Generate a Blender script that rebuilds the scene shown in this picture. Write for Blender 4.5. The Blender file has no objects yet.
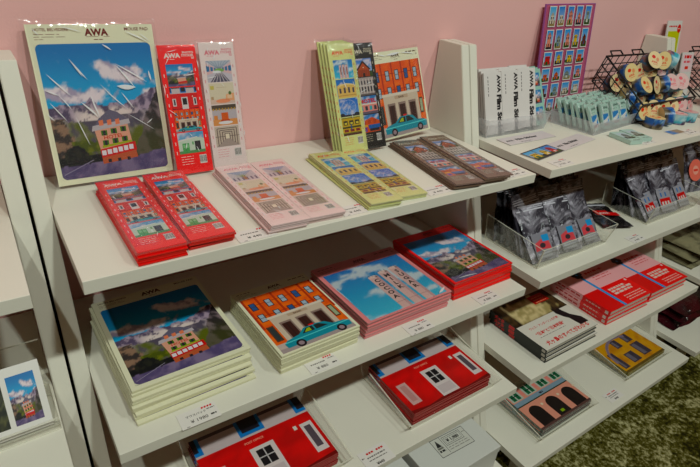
import bpy, bmesh, math, random
from mathutils import Vector, Matrix, Euler, noise
R = math.radians
C = bpy.context.scene.collection
rnd = random.Random(7)
ORD = ['topmost', 'second', 'third', 'fourth', 'fifth', 'sixth', 'seventh', 'eighth', 'ninth', 'tenth', 'eleventh', 'twelfth']

# ------------------------------------------------------------------ colours
def lin(c):
    return c / 12.92 if c <= 0.04045 else ((c + 0.055) / 1.055) ** 2.4
ALB = .8   # reflectance of a shade that reads full bright
def s(r, g, b):
    return (lin(r / 255) * ALB, lin(g / 255) * ALB, lin(b / 255) * ALB)
def mix(a, b, t):
    t = max(0, min(1, t))
    return tuple(a[i] + (b[i] - a[i]) * t for i in range(3))
def sm(a, b, x):
    t = max(0, min(1, (x - a) / (b - a)))
    return t * t * (3 - 2 * t)
def fr(x, y, seed=0, o=4):
    return noise.fractal(Vector((x, y, seed * 7.31)), 0.8, 2.0, o)

# ------------------------------------------------------------------ materials
def nmat(name):
    m = bpy.data.materials.new(name); m.use_nodes = True
    nt = m.node_tree
    return m, nt, nt.nodes['Principled BSDF'], nt.nodes['Material Output']
def mat(name, col, rough=.5, spec=.5, metal=0, bump=None, vary=None, coat=0):
    m, nt, b, o = nmat(name); dist = 0
    if vary and len(vary) > 4: dist = vary[4]; vary = vary[:4]
    b.inputs['Base Color'].default_value = (*col, 1); b.inputs['Roughness'].default_value = rough
    b.inputs['Specular IOR Level'].default_value = spec; b.inputs['Metallic'].default_value = metal
    b.inputs['Coat Weight'].default_value = coat
    tc = nt.nodes.new('ShaderNodeTexCoord')
    if vary:
        sc, c2, lo, hi = vary
        n = nt.nodes.new('ShaderNodeTexNoise'); n.inputs['Scale'].default_value = sc; n.inputs['Detail'].default_value = 6; n.inputs['Distortion'].default_value = dist
        r = nt.nodes.new('ShaderNodeValToRGB')
        r.color_ramp.elements[0].position = lo; r.color_ramp.elements[0].color = (*col, 1)
        r.color_ramp.elements[1].position = hi; r.color_ramp.elements[1].color = (*c2, 1)
        nt.links.new(tc.outputs['Object'], n.inputs['Vector']); nt.links.new(n.outputs['Fac'], r.inputs['Fac'])
        nt.links.new(r.outputs['Color'], b.inputs['Base Color'])
    if bump:
        sc, st = bump
        n = nt.nodes.new('ShaderNodeTexNoise'); n.inputs['Scale'].default_value = sc; n.inputs['Detail'].default_value = 4
        bp = nt.nodes.new('ShaderNodeBump'); bp.inputs['Strength'].default_value = st; bp.inputs['Distance'].default_value = .01
        nt.links.new(tc.outputs['Object'], n.inputs['Vector']); nt.links.new(n.outputs['Fac'], bp.inputs['Height'])
        nt.links.new(bp.outputs['Normal'], b.inputs['Normal'])
    return m
def printmat(name, rough=.35, spec=.4):
    m, nt, b, o = nmat(name)
    a = nt.nodes.new('ShaderNodeAttribute'); a.attribute_name = 'Col'
    nt.links.new(a.outputs['Color'], b.inputs['Base Color'])
    b.inputs['Roughness'].default_value = rough; b.inputs['Specular IOR Level'].default_value = spec
    return m
def clearmat(name, tint=(.97, .97, .97), gl=.08, rough=.05, milk=.0, milkcol=(.8, .8, .8), bump=None, edge=.5, trl=0):
    """see-through plastic: transparent + mirror by viewing angle + a little milkiness"""
    m, nt, b, o = nmat(name); N = nt.nodes; L = nt.links
    N.remove(b)
    t = N.new('ShaderNodeBsdfTransparent'); t.inputs['Color'].default_value = (*tint, 1)
    d = N.new('ShaderNodeBsdfDiffuse'); d.inputs['Color'].default_value = (*milkcol, 1)
    g = N.new('ShaderNodeBsdfGlossy'); g.inputs['Roughness'].default_value = rough; g.inputs['Color'].default_value = (1, 1, 1, 1)
    if trl:
        tl = N.new('ShaderNodeBsdfTranslucent'); tl.inputs['Color'].default_value = (*milkcol, 1); md = N.new('ShaderNodeMixShader'); md.inputs['Fac'].default_value = trl
        L.new(d.outputs[0], md.inputs[1]); L.new(tl.outputs[0], md.inputs[2]); d = md
    m1 = N.new('ShaderNodeMixShader'); m1.inputs['Fac'].default_value = milk
    L.new(t.outputs[0], m1.inputs[1]); L.new(d.outputs[0], m1.inputs[2])
    lw = N.new('ShaderNodeLayerWeight'); lw.inputs['Blend'].default_value = .25
    mr = N.new('ShaderNodeMapRange'); mr.inputs['To Min'].default_value = gl; mr.inputs['To Max'].default_value = edge
    L.new(lw.outputs['Facing'], mr.inputs['Value'])
    m2 = N.new('ShaderNodeMixShader'); L.new(mr.outputs[0], m2.inputs['Fac'])
    L.new(m1.outputs[0], m2.inputs[1]); L.new(g.outputs[0], m2.inputs[2])
    if bump:
        tc = N.new('ShaderNodeTexCoord'); n = N.new('ShaderNodeTexNoise'); n.inputs['Scale'].default_value = bump[0]
        bp = N.new('ShaderNodeBump'); bp.inputs['Strength'].default_value = bump[1]; bp.inputs['Distance'].default_value = .01
        L.new(tc.outputs['Object'], n.inputs['Vector']); L.new(n.outputs['Fac'], bp.inputs['Height'])
        L.new(bp.outputs['Normal'], g.inputs['Normal'])
    L.new(m2.outputs[0], o.inputs['Surface'])
    return m

WHITE = s(226, 222, 206)
M = {}
M['print'] = printmat('printed_paper', .32, .5)
M['matte'] = printmat('printed_matte', .6, .25)
M['board'] = mat('white_laminate', s(247, 241, 224), .42, .4, vary=(3, s(240, 234, 217), .35, .7))
M['wall'] = mat('pink_paint', s(255, 197, 192), .85, .15, vary=(2.5, s(252, 192, 186), .3, .7), bump=(260, .05))
M['cream'] = mat('cream_card', s(233, 228, 188), .55, .3)
M['cream_edge'] = M['cream']
M['red'] = mat('red_card', s(248, 42, 28), .4, .45)
M['pinkcard'] = mat('pale_pink_card', s(248, 218, 214), .45, .4)
M['pink'] = mat('pink_card', s(233, 150, 150), .45, .4)
M['lime'] = mat('yellow_green_card', s(222, 224, 158), .45, .4)
M['black'] = mat('black_card', s(40, 38, 36), .4, .45)
M['brown'] = mat('taupe_card', s(128, 104, 86), .4, .45)
M['whitecard'] = mat('white_card', s(228, 222, 216), .5, .35)
M['tagpaper'] = mat('tag_paper', s(244, 236, 228), .5, .3)
M['mint'] = mat('mint_card', s(190, 220, 206), .4, .45)
M['cardw'] = mat('carton_white', s(224, 222, 214), .5, .35)
M['pages'] = mat('book_pages', s(222, 214, 196), .8, .1, vary=(400, s(196, 186, 166), .45, .6))
M['sleeve'] = clearmat('clear_sleeve', (.985, .985, .985), .03, .06, .015, bump=(60, .25), edge=.3)
M['glint'] = clearmat('plastic_glint', (.9, .9, .9), .2, .12, .8, (1, 1, 1))  # milky white for strips that imitate reflections on the sleeves
M['acrylic'] = clearmat('clear_acrylic', (.985, .985, .975), .03, .03, .0, (.8, .8, .75), edge=.22)
M['acredge'] = clearmat('acrylic_edge', (.88, .86, .76), .15, .2, .7, (.86, .83, .68))
M['frost'] = clearmat('frosted_plastic', (.96, .965, .97), .03, .35, .26, (.93, .93, .95), edge=.10, trl=.7)
M['purple'] = clearmat('pink_acrylic', (.9, .5, .66), .05, .08, .6, s(226, 110, 150), edge=.2)
M['purpleedge'] = mat('purple_edge', s(170, 90, 170), .3, .5)
M['wire'] = mat('black_wire', s(28, 26, 26), .4, .5)
M['dark'] = mat('dark_gap', s(22, 20, 20), .8, .1)
M['metal'] = mat('black_iron', s(36, 34, 34), .5, .4)
M['foil'] = mat('dark_foil', s(24, 24, 28), .18, .7, .0, bump=(55, .9), vary=(11, s(150, 148, 158), .44, .72, 2.6))  # pale noise streaks: silver glints put into the colour
M['foil2'] = mat('darker_foil', s(20, 18, 20), .2, .7, .0, bump=(55, .9), vary=(11, s(120, 108, 114), .46, .76, 2.6))  # same painted glints, dimmer
M['film'] = mat('crinkled_film', s(58, 56, 66), .16, .7, .0, bump=(40, .9), vary=(10, s(206, 200, 214), .40, .66, 2.8))  # whitish streaks in the colour imitate highlights on the crinkles
M['seal'] = mat('zip_strip', s(214, 212, 222), .2, .6)
M['zip'] = clearmat('zip_bag_film', (.8, .8, .83), .14, .1, .3, s(200, 200, 212), bump=(50, .6))
M['khaki'] = mat('khaki_pack', s(150, 142, 108), .28, .6, bump=(35, .6), vary=(14, s(66, 58, 40), .42, .62))
M['maroon'] = mat('dark_red_pack', s(70, 12, 22), .22, .7, bump=(30, .7), vary=(12, s(22, 12, 14), .4, .6))
M['coral'] = mat('coral_disc', s(236, 140, 124), .5, .3)
M['silver'] = mat('rivet', s(210, 210, 210), .25, .6, 1)

# ------------------------------------------------------------------ object helpers
def tag(o, label=None, cat=None, group=None, kind=None):
    if label: o['label'] = label
    if cat: o['category'] = cat
    if group: o['group'] = group
    if kind: o['kind'] = kind
    return o
def empty(name, loc=(0, 0, 0), rot=(0, 0, 0)):
    o = bpy.data.objects.new(name, None); C.objects.link(o)
    o.location = loc; o.rotation_euler = rot; o.empty_display_size = .03
    return o
def inst(name, me, parent=None, loc=(0, 0, 0), rot=(0, 0, 0)):
    o = bpy.data.objects.new(name, me); C.objects.link(o)
    o.location = loc; o.rotation_euler = rot
    if parent: o.parent = parent
    return o
def copy_tree(o, parent=None):
    c = o.copy(); C.objects.link(c)
    if parent: c.parent = parent
    for ch in list(o.children): copy_tree(ch, c)
    return c

class MB:
    """collects simple shapes into one mesh"""
    def __init__(self): self.bm = bmesh.new(); self.mats = []
    def mi(self, m):
        if m not in self.mats: self.mats.append(m)
        return self.mats.index(m)
    def box(self, x0, x1, y0, y1, z0, z1, m=None, bev=0):
        vs = [self.bm.verts.new((x, y, z)) for z in (z0, z1) for y in (y0, y1) for x in (x0, x1)]
        fs = []
        for q in ((0, 2, 3, 1), (4, 5, 7, 6), (0, 1, 5, 4), (2, 6, 7, 3), (0, 4, 6, 2), (1, 3, 7, 5)):
            f = self.bm.faces.new([vs[i] for i in q]); f.material_index = self.mi(m); fs.append(f)
        if bev:
            es = list({e for f in fs for e in f.edges})
            bmesh.ops.bevel(self.bm, geom=es, offset=bev, segments=2, affect='EDGES', profile=.5)
        return self
    def face(self, pts, m=None, smooth=False):
        f = self.bm.faces.new([self.bm.verts.new(p) for p in pts]); f.material_index = self.mi(m); f.smooth = smooth
        return f
    def prism(self, pts, vec, m=None):
        """solid from a planar outline pushed along vec"""
        a = [self.bm.verts.new(p) for p in pts]; v = Vector(vec)
        b = [self.bm.verts.new(Vector(p) + v) for p in pts]; n = len(pts)
        k = self.mi(m)
        self.bm.faces.new(a[::-1]).material_index = k; self.bm.faces.new(b).material_index = k
        for i in range(n):
            self.bm.faces.new((a[i], a[(i + 1) % n], b[(i + 1) % n], b[i])).material_index = k
        return self
    def tube(self, pts, r, m=None, seg=6, closed=False):
        pts = [Vector(p) for p in pts]; n = len(pts); rings = []; k = self.mi(m)
        for i, p in enumerate(pts):
            if closed: d = pts[(i + 1) % n] - pts[i - 1]
            else: d = pts[min(i + 1, n - 1)] - pts[max(i - 1, 0)]
            d.normalize()
            up = Vector((0, 0, 1)) if abs(d.z) < .9 else Vector((1, 0, 0))
            a = d.cross(up).normalized(); b = a.cross(d)
            rings.append([self.bm.verts.new(p + (a * math.cos(t) + b * math.sin(t)) * r) for t in [2 * math.pi * j / seg for j in range(seg)]])
        for i in range(n if closed else n - 1):
            A, B = rings[i], rings[(i + 1) % n]
            for j in range(seg):
                f = self.bm.faces.new((A[j], A[(j + 1) % seg], B[(j + 1) % seg], B[j])); f.smooth = True; f.material_index = k
        if not closed:
            self.bm.faces.new(rings[0][::-1]).material_index = k; self.bm.faces.new(rings[-1]).material_index = k
        return self
    def grid(self, nx, ny, fn, m=None, smooth=True):
        v = [[self.bm.verts.new(fn(i / nx, j / ny)) for i in range(nx + 1)] for j in range(ny + 1)]
        k = self.mi(m)
        for j in range(ny):
            for i in range(nx):
                f = self.bm.faces.new((v[j][i], v[j][i + 1], v[j + 1][i + 1], v[j + 1][i])); f.smooth = smooth; f.material_index = k
        return self
    def mesh(self, name, m=None, recalc=True):
        if recalc: bmesh.ops.recalc_face_normals(self.bm, faces=self.bm.faces)
        me = bpy.data.meshes.new(name); self.bm.to_mesh(me); self.bm.free()
        for x in self.mats: me.materials.append(x if x else m)
        return me
    def obj(self, name, m=None, parent=None, loc=(0, 0, 0), rot=(0, 0, 0)):
        return inst(name, self.mesh(name, m), parent, loc, rot)

_tc = {}
def textpolys(t, bold):
    if (t, bold) in _tc: return _tc[(t, bold)]
    cu = bpy.data.curves.new('t', 'FONT'); cu.body = t; cu.size = 1; cu.resolution_u = 2; cu.offset = bold; cu.fill_mode = 'FRONT'
    o = bpy.data.objects.new('t', cu); C.objects.link(o)
    dg = bpy.context.evaluated_depsgraph_get(); ev = o.evaluated_get(dg)
    me = ev.to_mesh()
    polys = [[(me.vertices[i].co.x, me.vertices[i].co.y) for i in p.vertices] for p in me.polygons]
    w = max([q[0] for p in polys for q in p] or [0])
    ev.to_mesh_clear(); bpy.data.objects.remove(o); bpy.data.curves.remove(cu)
    _tc[(t, bold)] = (polys, w)
    return polys, w

DZ = 5e-5
class Cv:
    """a printed sheet: flat coloured shapes in layers, one mesh. Frame coordinates 0..1 inside the current sub-frame."""
    def __init__(self): self.v = []; self.f = []; self.c = []; self.fr = (0, 0, 1, 1); self.b = 0
    def sub(self, x, y, w, h, b=None):
        self.fr = (x, y, w, h)
        if b is not None: self.b = b
        return self
    def P(self, u, v): return (self.fr[0] + u * self.fr[2], self.fr[1] + v * self.fr[3])
    def poly(self, pts, col, l=1, raw=False):
        n = len(self.v); z = (self.b + l) * DZ
        for p in pts:
            q = p if raw else self.P(*p)
            self.v.append((q[0], q[1], z))
        self.f.append(tuple(range(n, n + len(pts)))); self.c += [col] * len(pts)
    def rect(self, x0, y0, x1, y1, col, l=1): self.poly([(x0, y0), (x1, y0), (x1, y1), (x0, y1)], col, l)
    def vgrad(self, x0, y0, x1, y1, c0, c1, l=1):
        self.poly([(x0, y0), (x1, y0), (x1, y1), (x0, y1)], c0, l); self.c[-2:] = [c1, c1]
    def ell(self, cx, cy, rx, ry, col, l=1, n=16):
        self.poly([(cx + rx * math.cos(2 * math.pi * i / n), cy + ry * math.sin(2 * math.pi * i / n)) for i in range(n)], col, l)
    def line(self, a, b, w, col, l=1):
        A, B = Vector(self.P(*a)), Vector(self.P(*b)); d = (B - A).normalized(); n = Vector((-d.y, d.x)) * w / 2
        self.poly([A - n, B - n, B + n, A + n], col, l, True)
    def grid(self, nx, ny, fn, l=0):
        n = len(self.v); z = (self.b + l) * DZ; cols = []
        for j in range(ny + 1):
            for i in range(nx + 1):
                q = self.P(i / nx, j / ny); self.v.append((q[0], q[1], z)); cols.append(fn(i / nx, j / ny))
        for j in range(ny):
            for i in range(nx):
                a = j * (nx + 1) + i; ids = (a, a + 1, a + nx + 2, a + nx + 1)
                self.f.append(tuple(n + k for k in ids)); self.c += [cols[k] for k in ids]
    def text(self, t, u, v, size, col, l=2, rot=0, al='L', bold=.02, sx=1):
        """size in metres (letter height about .73 of it), anchor in frame coordinates"""
        polys, w = textpolys(t, bold); ox, oy = self.P(u, v)
        off = {'L': 0, 'C': -w / 2, 'R': -w}[al]; ca, sa = math.cos(rot), math.sin(rot)
        for p in polys:
            pts = []
            for x, y in p:
                x = (x + off) * size * sx; y = y * size
                pts.append((ox + x * ca - y * sa, oy + x * sa + y * ca))
            self.poly(pts, col, l, True)
    def rounds(self, r, col, l):
        """corner pieces in the card colour, so the picture has rounded corners (r in metres)"""
        x, y, w, h = self.fr
        for cx, cy, sx_, sy_ in ((x, y, 1, 1), (x + w, y, -1, 1), (x, y + h, 1, -1), (x + w, y + h, -1, -1)):
            pts = [(cx, cy)] + [(cx + sx_ * r * (1 - math.sin(a)), cy + sy_ * r * (1 - math.cos(a))) for a in [i * math.pi / 12 for i in range(7)]]
            self.poly(pts, col, l, True)
    def mesh(self, name, m=None):
        me = bpy.data.meshes.new(name); me.from_pydata(self.v, [], self.f)
        at = me.color_attributes.new('Col', 'FLOAT_COLOR', 'CORNER')
        flat = []
        for c in self.c:
            lu = .3 * c[0] + .59 * c[1] + .11 * c[2]; c = [max(0.002, lu + 1.22 * (k - lu)) for k in c]; flat += [min(1, 1.06 * k ** 1.08) for k in c] + [1]   # printing ink: deeper than the screen colour
        at.data.foreach_set('color', flat)
        me.materials.append(m or M['print'])
        return me

# ------------------------------------------------------------------ the photographs on the prints
SKY0, SKY1 = s(0, 116, 176), s(60, 170, 212)
def f_sky(u, v, seed=1, sc=3, thr=.1, c0=SKY0, c1=SKY1, cl=s(226, 214, 220)):
    b = mix(c1, c0, v)
    n = fr(u * sc, v * sc * 1.6, seed)
    return mix(b, cl, sm(thr, thr + .35, n) * .95)
def d_hotel(cv, nx=40, ny=46, det=True):
    def f(u, v):
        n = fr(u * 6, v * 6, 3); n2 = fr(u * 18, v * 18, 5, 5); n3 = fr(u * 9 + v * 7, v * 5 - u * 3, 14, 5)
        far = .545 + .06 * math.exp(-((u - .36) / .05) ** 2) + .03 * math.exp(-((u - .12) / .08) ** 2) + .10 * sm(.62, 1, u) + .022 * fr(u * 11, 0, 9)
        c = mix(s(40, 164, 208), s(0, 122, 180), sm(.6, 1, v))
        k1 = math.exp(-((u - .66) / .26) ** 2 - ((v - .80 + .22 * (u - .6)) / .07) ** 2); k2 = math.exp(-((u - .22) / .3) ** 2 - ((v - .63) / .06) ** 2); k3 = math.exp(-((u - .93) / .12) ** 2 - ((v - .62) / .04) ** 2)
        cl = sm(.30, .62, max(k1, k2, .8 * k3) + .42 * fr(u * 7, v * 9, 8, 5))
        c = mix(c, mix(s(176, 164, 184), s(238, 224, 228), sm(-.2, .3, fr(u * 8, v * 8 + .3, 8))), cl)
        if v < far:
            c = mix(s(92, 80, 104), s(176, 158, 174), sm(-.35, .4, n2))
            snow = sm(.075, .02, abs(v - .475 - .03 * n + .04 * abs(u - .5))) * sm(.14, .3, u) * sm(.84, .66, u) * sm(-.35, .1, n2 + .2)
            c = mix(c, s(236, 220, 214), snow * .95)
        if v < .43 + .12 * abs(u - .42) + .03 * n:
            c = mix(s(92, 84, 98), s(168, 154, 160), sm(-.3, .35, n3)); c = mix(c, s(100, 106, 44), sm(.44, .26, v + .12 * n) * sm(-.3, .2, n3 + .15))
        if v < .66 - 1.55 * (1 - u) + .05 * n:
            c = mix(s(50, 44, 48), s(136, 120, 124), sm(-.25, .4, n3)); c = mix(c, s(72, 74, 32), sm(.5, .2, v) * .7)
        if u < .15 + .08 * n and v < .46: c = mix(s(150, 122, 104), s(64, 56, 54), sm(-.2, .3, n2))
        if .14 < u < .5 and .19 < v < .28 + .03 * n: c = mix(s(84, 92, 26), s(120, 122, 40), sm(-.2, .3, n2))
        if ((u - .16) / .11) ** 2 + ((v - .16) / (.08 + .02 * n)) ** 2 < 1 or (u < .46 and .09 < v < .175 + .0 * u): c = mix(s(24, 24, 26), s(44, 44, 36), sm(0, .4, n2))
        if v < .105 + .05 * sm(.5, 1, u) + .012 * n: c = mix(s(92, 80, 116), s(134, 118, 146), sm(-.3, .4, n))
        return c
    cv.grid(nx, ny, f)
    Y = lambda pts: [(x - .02, y * .83 + .03) for x, y in pts]
    B = lambda x0, y0, x1, y1, c, l: cv.poly(Y([(x0, y0), (x1, y0), (x1, y1), (x0, y1)]), c, l)
    cv.poly(Y([(.40, .07), (.735, .10), (.725, .19), (.40, .14)]), s(190, 104, 76), 1)
    cv.poly(Y([(.40, .13), (.735, .17), (.73, .255), (.395, .21)]), s(206, 58, 30), 2)
    cv.poly(Y([(.40, .20), (.705, .235), (.685, .43), (.375, .395)]), s(226, 172, 150), 1)
    cv.poly(Y([(.35, .385), (.71, .43), (.69, .475), (.61, .545), (.54, .575), (.43, .50)]), s(112, 106, 124), 2)
    cv.poly(Y([(.35, .385), (.71, .43), (.705, .475), (.365, .435)]), s(196, 186, 190), 3)
    if det:
        for i in range(3):
            x = .44 + i * .075
            cv.poly(Y([(x - .015, .43), (x + .025, .435), (x + .025, .485), (x - .015, .478)]), s(230, 140, 110), 4)
        for r, y in enumerate((.362, .268)):
            for i in range(3):
                x = .43 + i * .09; y2 = y + i * .011
                B(x, y2 - .024, x + .055, y2 + .024, s(74, 118, 30), 3); B(x + .017, y2 - .024, x + .04, y2 + .024, s(50, 44, 52), 4)
        cv.text('HOTEL', .425, .279, .040 * cv.fr[3], s(206, 80, 50), 5, R(4), sx=1.2)
        cv.poly(Y([(.42, .222), (.70, .252), (.70, .272), (.42, .244)]), s(170, 176, 36), 4)
        for i in range(6): B(.405 + i * .052, .152 + i * .0062, .445 + i * .052, .198 + i * .0062, s(236, 228, 232), 4)
        for i in range(3): B(.45 + i * .09, .08, .48 + i * .09, .112, s(50, 40, 46), 3)
        cv.line((.02, .04), (.3, .13), .006 * cv.fr[2], s(160, 150, 168), 2)
def d_post(cv, det=True):
    if det: cv.grid(16, 12, lambda u, v: mix(s(222, 44, 28), s(190, 30, 26), sm(-.3, .4, fr(u * 4, v * 4, 17))))
    else: cv.rect(0, 0, 1, .72, s(216, 36, 26), 0)
    cv.poly([(.0, .0), (1, 0), (1, .05), (.7, .02), (.4, .05), (.2, .02), (0, .06)], s(120, 30, 26), 1)
    cv.rect(0, .72, 1, 1, s(206, 192, 192), 1); cv.rect(0, .95, 1, 1, s(96, 84, 88), 2)
    for a, b in ((-.0, .07), (.38, .60), (.90, 1.0)):
        cv.rect(a, .75, b, 1, s(42, 126, 190), 3); cv.rect(a + .03 * (a > 0), .80, b - .03 * (b < 1), 1, s(34, 36, 46), 4)
    if det: cv.text('POST OFFICE', .38, .63, .035 * cv.fr[3] + .001, s(240, 170, 150), 2)
    if det:
        cv.rect(.39, .04, .60, .55, s(226, 214, 212), 2); cv.rect(.43, .27, .56, .50, s(34, 32, 36), 3); cv.rect(.41, .08, .58, .22, s(210, 196, 196), 3)
        cv.rect(.49, .27, .50, .50, s(200, 195, 195), 4); cv.rect(.43, .38, .56, .395, s(200, 195, 195), 4)
        cv.rect(.06, .12, .17, .5, s(214, 176, 172), 2); cv.rect(.085, .17, .145, .46, s(196, 150, 146), 3)  # left window paled: glare painted into its pane
        cv.rect(.86, .12, .97, .58, s(226, 214, 212), 2); cv.rect(.885, .19, .945, .53, s(96, 84, 92), 3)
    else:
        cv.rect(.38, 0, .62, .55, s(224, 214, 212), 2); cv.rect(.42, .2, .58, .5, s(34, 32, 36), 3)
        for a in (.05, .82): cv.rect(a, .15, a + .13, .5, s(224, 214, 212), 2); cv.rect(a + .04, .2, a + .1, .46, s(70, 66, 76), 3)
    cv.rect(.80, .53, .83, .59, s(230, 224, 216), 3)
def d_bank(cv, det=True):
    O = s(226, 104, 34); O2 = s(184, 74, 26); ST = s(214, 196, 178)
    cv.grid(16, 20, lambda u, v: mix(O, s(240, 130, 54), sm(-.3, .4, fr(u * 9, v * 12, 2))))
    for x in (.0, .18, .4, .6, .8, .985): cv.rect(x, .42, x + .03, 1, O2, 1)
    for y in (.70, .92): cv.rect(0, y - .075, 1, y - .065, s(170, 66, 24), 2)
    for r, y in enumerate((.82, .60)):
        for i in range(5):
            x = .055 + i * .195 + (.015 if i > 0 else 0)
            cv.rect(x, y - .065, x + .085, y + .075, s(70, 50, 46), 3)
            cv.rect(x + .012, y - .055, x + .073, y + .065, s(176, 190, 204) if (i + r) % 3 else s(58, 96, 150), 4)
            cv.rect(x + .012, y + .002, x + .073, y + .010, s(90, 70, 60), 5)
    cv.rect(.04, .18, .13, .44, s(96, 66, 50), 3); cv.rect(.055, .2, .115, .42, s(60, 66, 66), 4)
    cv.rect(.89, .24, .97, .46, s(96, 66, 50), 3); cv.rect(.905, .26, .955, .44, s(170, 180, 150), 4)
    cv.rect(0, 0, 1, .14, s(204, 186, 178), 3); cv.rect(0, 0, 1, .06, s(176, 160, 158), 4)
    cv.rect(.15, .12, .88, .56, ST, 5); cv.rect(.13, .55, .90, .585, s(230, 216, 200), 6)
    cv.rect(.38, .50, .66, .545, s(196, 172, 150), 6)
    cv.text('BANK', .52, .508, .036 * cv.fr[3], s(88, 60, 48), 7, al='C', sx=1.1)
    for x in (.235, .455, .675):
        cv.rect(x - .02, .14, x + .14, .45, s(150, 128, 120), 6); cv.rect(x, .12, x + .12, .42, s(70, 40, 34), 7)
        cv.rect(x + .055, .12, x + .065, .42, s(36, 24, 24), 8)
    # the taxi
    T = s(14, 146, 162)
    cv.poly([(.10, .045), (.98, .05), (.99, .12), (.93, .155), (.78, .165), (.70, .235), (.60, .255), (.42, .25), (.32, .18), (.14, .15), (.09, .11)], T, 9)
    cv.poly([(.36, .17), (.44, .235), (.53, .24), (.53, .165)], s(40, 50, 50), 10); cv.poly([(.55, .165), (.55, .24), (.62, .238), (.72, .17)], s(40, 50, 50), 10)
    cv.poly([(.40, .18), (.45, .225), (.49, .228), (.49, .175)], s(176, 186, 60), 11)
    cv.line((.10, .12), (.97, .13), .012 * cv.fr[3], s(120, 214, 214), 10)
    for x in (.27, .83):
        cv.ell(x, .055, .062, .055 * cv.fr[2] / cv.fr[3] * 1.1, s(34, 30, 32), 11); cv.ell(x, .055, .035, .031 * cv.fr[2] / cv.fr[3] * 1.1, s(160, 140, 146), 12)
    cv.rect(.5, .25, .57, .275, s(210, 60, 40), 10)
def d_green(cv):
    cv.grid(8, 8, lambda u, v: f_sky(u, v * .5, 6, 3, .0, s(60, 140, 190), s(130, 180, 206)))
    cv.poly([(0, 0), (1, 0), (1, .66), (.75, .74), (.1, .60), (0, .6)], s(206, 216, 200), 1)
    cv.poly([(0, .60), (.1, .60), (.75, .74), (.75, .78), (0, .66)], s(226, 220, 214), 2)
    cv.rect(0, 0, 1, .14, s(104, 150, 104), 2); cv.rect(.14, .05, .40, .5, s(96, 164, 104), 3); cv.rect(.265, .05, .275, .5, s(60, 110, 66), 4)
    for x in (.17, .29): cv.rect(x, .28, x + .08, .44, s(150, 196, 150), 4)
    cv.rect(.62, .14, .84, .56, s(40, 40, 44), 3); cv.rect(.66, .2, .8, .5, s(70, 60, 66), 4); cv.rect(.52, .4, .58, .55, s(120, 170, 120), 3)
def d_train(cv):
    cv.rect(0, 0, 1, 1, s(206, 198, 206), 0)
    cv.poly([(0, 1), (1, 1), (.56, .62), (.44, .62)], s(190, 196, 206), 1)
    for i in range(7): cv.line((.04 + i * .153, 1), (.47 + i * .012, .63), .0008, s(120, 130, 150), 2)
    cv.poly([(0, .9), (0, .35), (.44, .5), (.44, .62)], s(226, 190, 190), 1); cv.poly([(1, .9), (1, .35), (.56, .5), (.56, .62)], s(226, 190, 190), 1)
    for i, (a, b) in enumerate(((.0, .12), (.16, .26), (.30, .37))):
        for m_ in (0, 1):
            X = [a, b]; t = [.78 - .3 * q for q in X]; bt = [.5 + .1 * q for q in X]
            q = [(a, bt[0]), (b, bt[1]), (b, t[1]), (a, t[0])]
            cv.poly([(1 - x, y) if m_ else (x, y) for x, y in q], s(70, 120, 160), 2)
    cv.poly([(.1, 0), (.9, 0), (.56, .5), (.44, .5)], s(96, 92, 110), 2)
    for i in range(5): cv.line((.18 + i * .16, 0), (.46 + i * .02, .48), .0012, s(216, 204, 206), 3)
    cv.ell(.5, .55, .2, .09, s(140, 178, 110), 4); cv.ell(.4, .48, .18, .06, s(236, 234, 236), 5)
def d_pastel(cv):
    cv.rect(0, 0, 1, 1, s(226, 214, 192), 0); cv.rect(.05, .7, .2, .88, s(206, 192, 120), 1)
    cv.rect(0, 0, 1, .22, s(222, 196, 182), 1); cv.ell(.52, .14, .3, .1, s(236, 160, 128), 2)
    cv.poly([(.62, .2), (.98, .12), (.98, .5), (.66, .44)], s(236, 178, 140), 2); cv.rect(.7, .25, .9, .42, s(238, 206, 176), 3)
    cv.ell(.82, .5, .06, .09, s(96, 120, 70), 4); cv.rect(.04, .22, .14, .36, s(190, 160, 130), 2); cv.rect(.3, .78, .7, .8, s(200, 180, 160), 1)
def d_chair(cv):
    cv.rect(0, 0, 1, 1, s(196, 186, 190), 0); cv.rect(0, .78, 1, 1, s(92, 80, 70), 1)
    for i in range(8): cv.rect(.03 + i * .125, .74, .09 + i * .125, .84, s(196, 160, 90), 2)
    cv.rect(0, 0, 1, .3, s(222, 160, 110), 1); cv.rect(.36, .2, .64, .62, s(214, 108, 46), 2); cv.rect(.32, .16, .68, .28, s(190, 84, 34), 3)
    cv.ell(.5, .13, .3, .08, s(236, 230, 230), 4); cv.rect(.05, .3, .2, .5, s(220, 150, 96), 2)
def d_arcade(cv):
    cv.rect(0, 0, 1, 1, s(206, 190, 176), 0); cv.poly([(0, 0), (1, 0), (.56, .4), (.44, .4)], s(176, 160, 152), 1)
    for i in range(4):
        k = .1 + i * .1
        cv.line((k, .05 + i * .1), (k, .9 - i * .09), .0016, s(110, 92, 84), 2); cv.line((1 - k, .05 + i * .1), (1 - k, .9 - i * .09), .0016, s(110, 92, 84), 2)
        cv.line((k, .9 - i * .09), (1 - k, .9 - i * .09), .0014, s(90, 78, 74), 2)
    cv.rect(.42, .38, .58, .62, s(240, 226, 206), 3); cv.line((0, .5), (.42, .5), .001, s(100, 84, 80), 3); cv.line((.58, .5), (1, .5), .001, s(100, 84, 80), 3)
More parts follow.
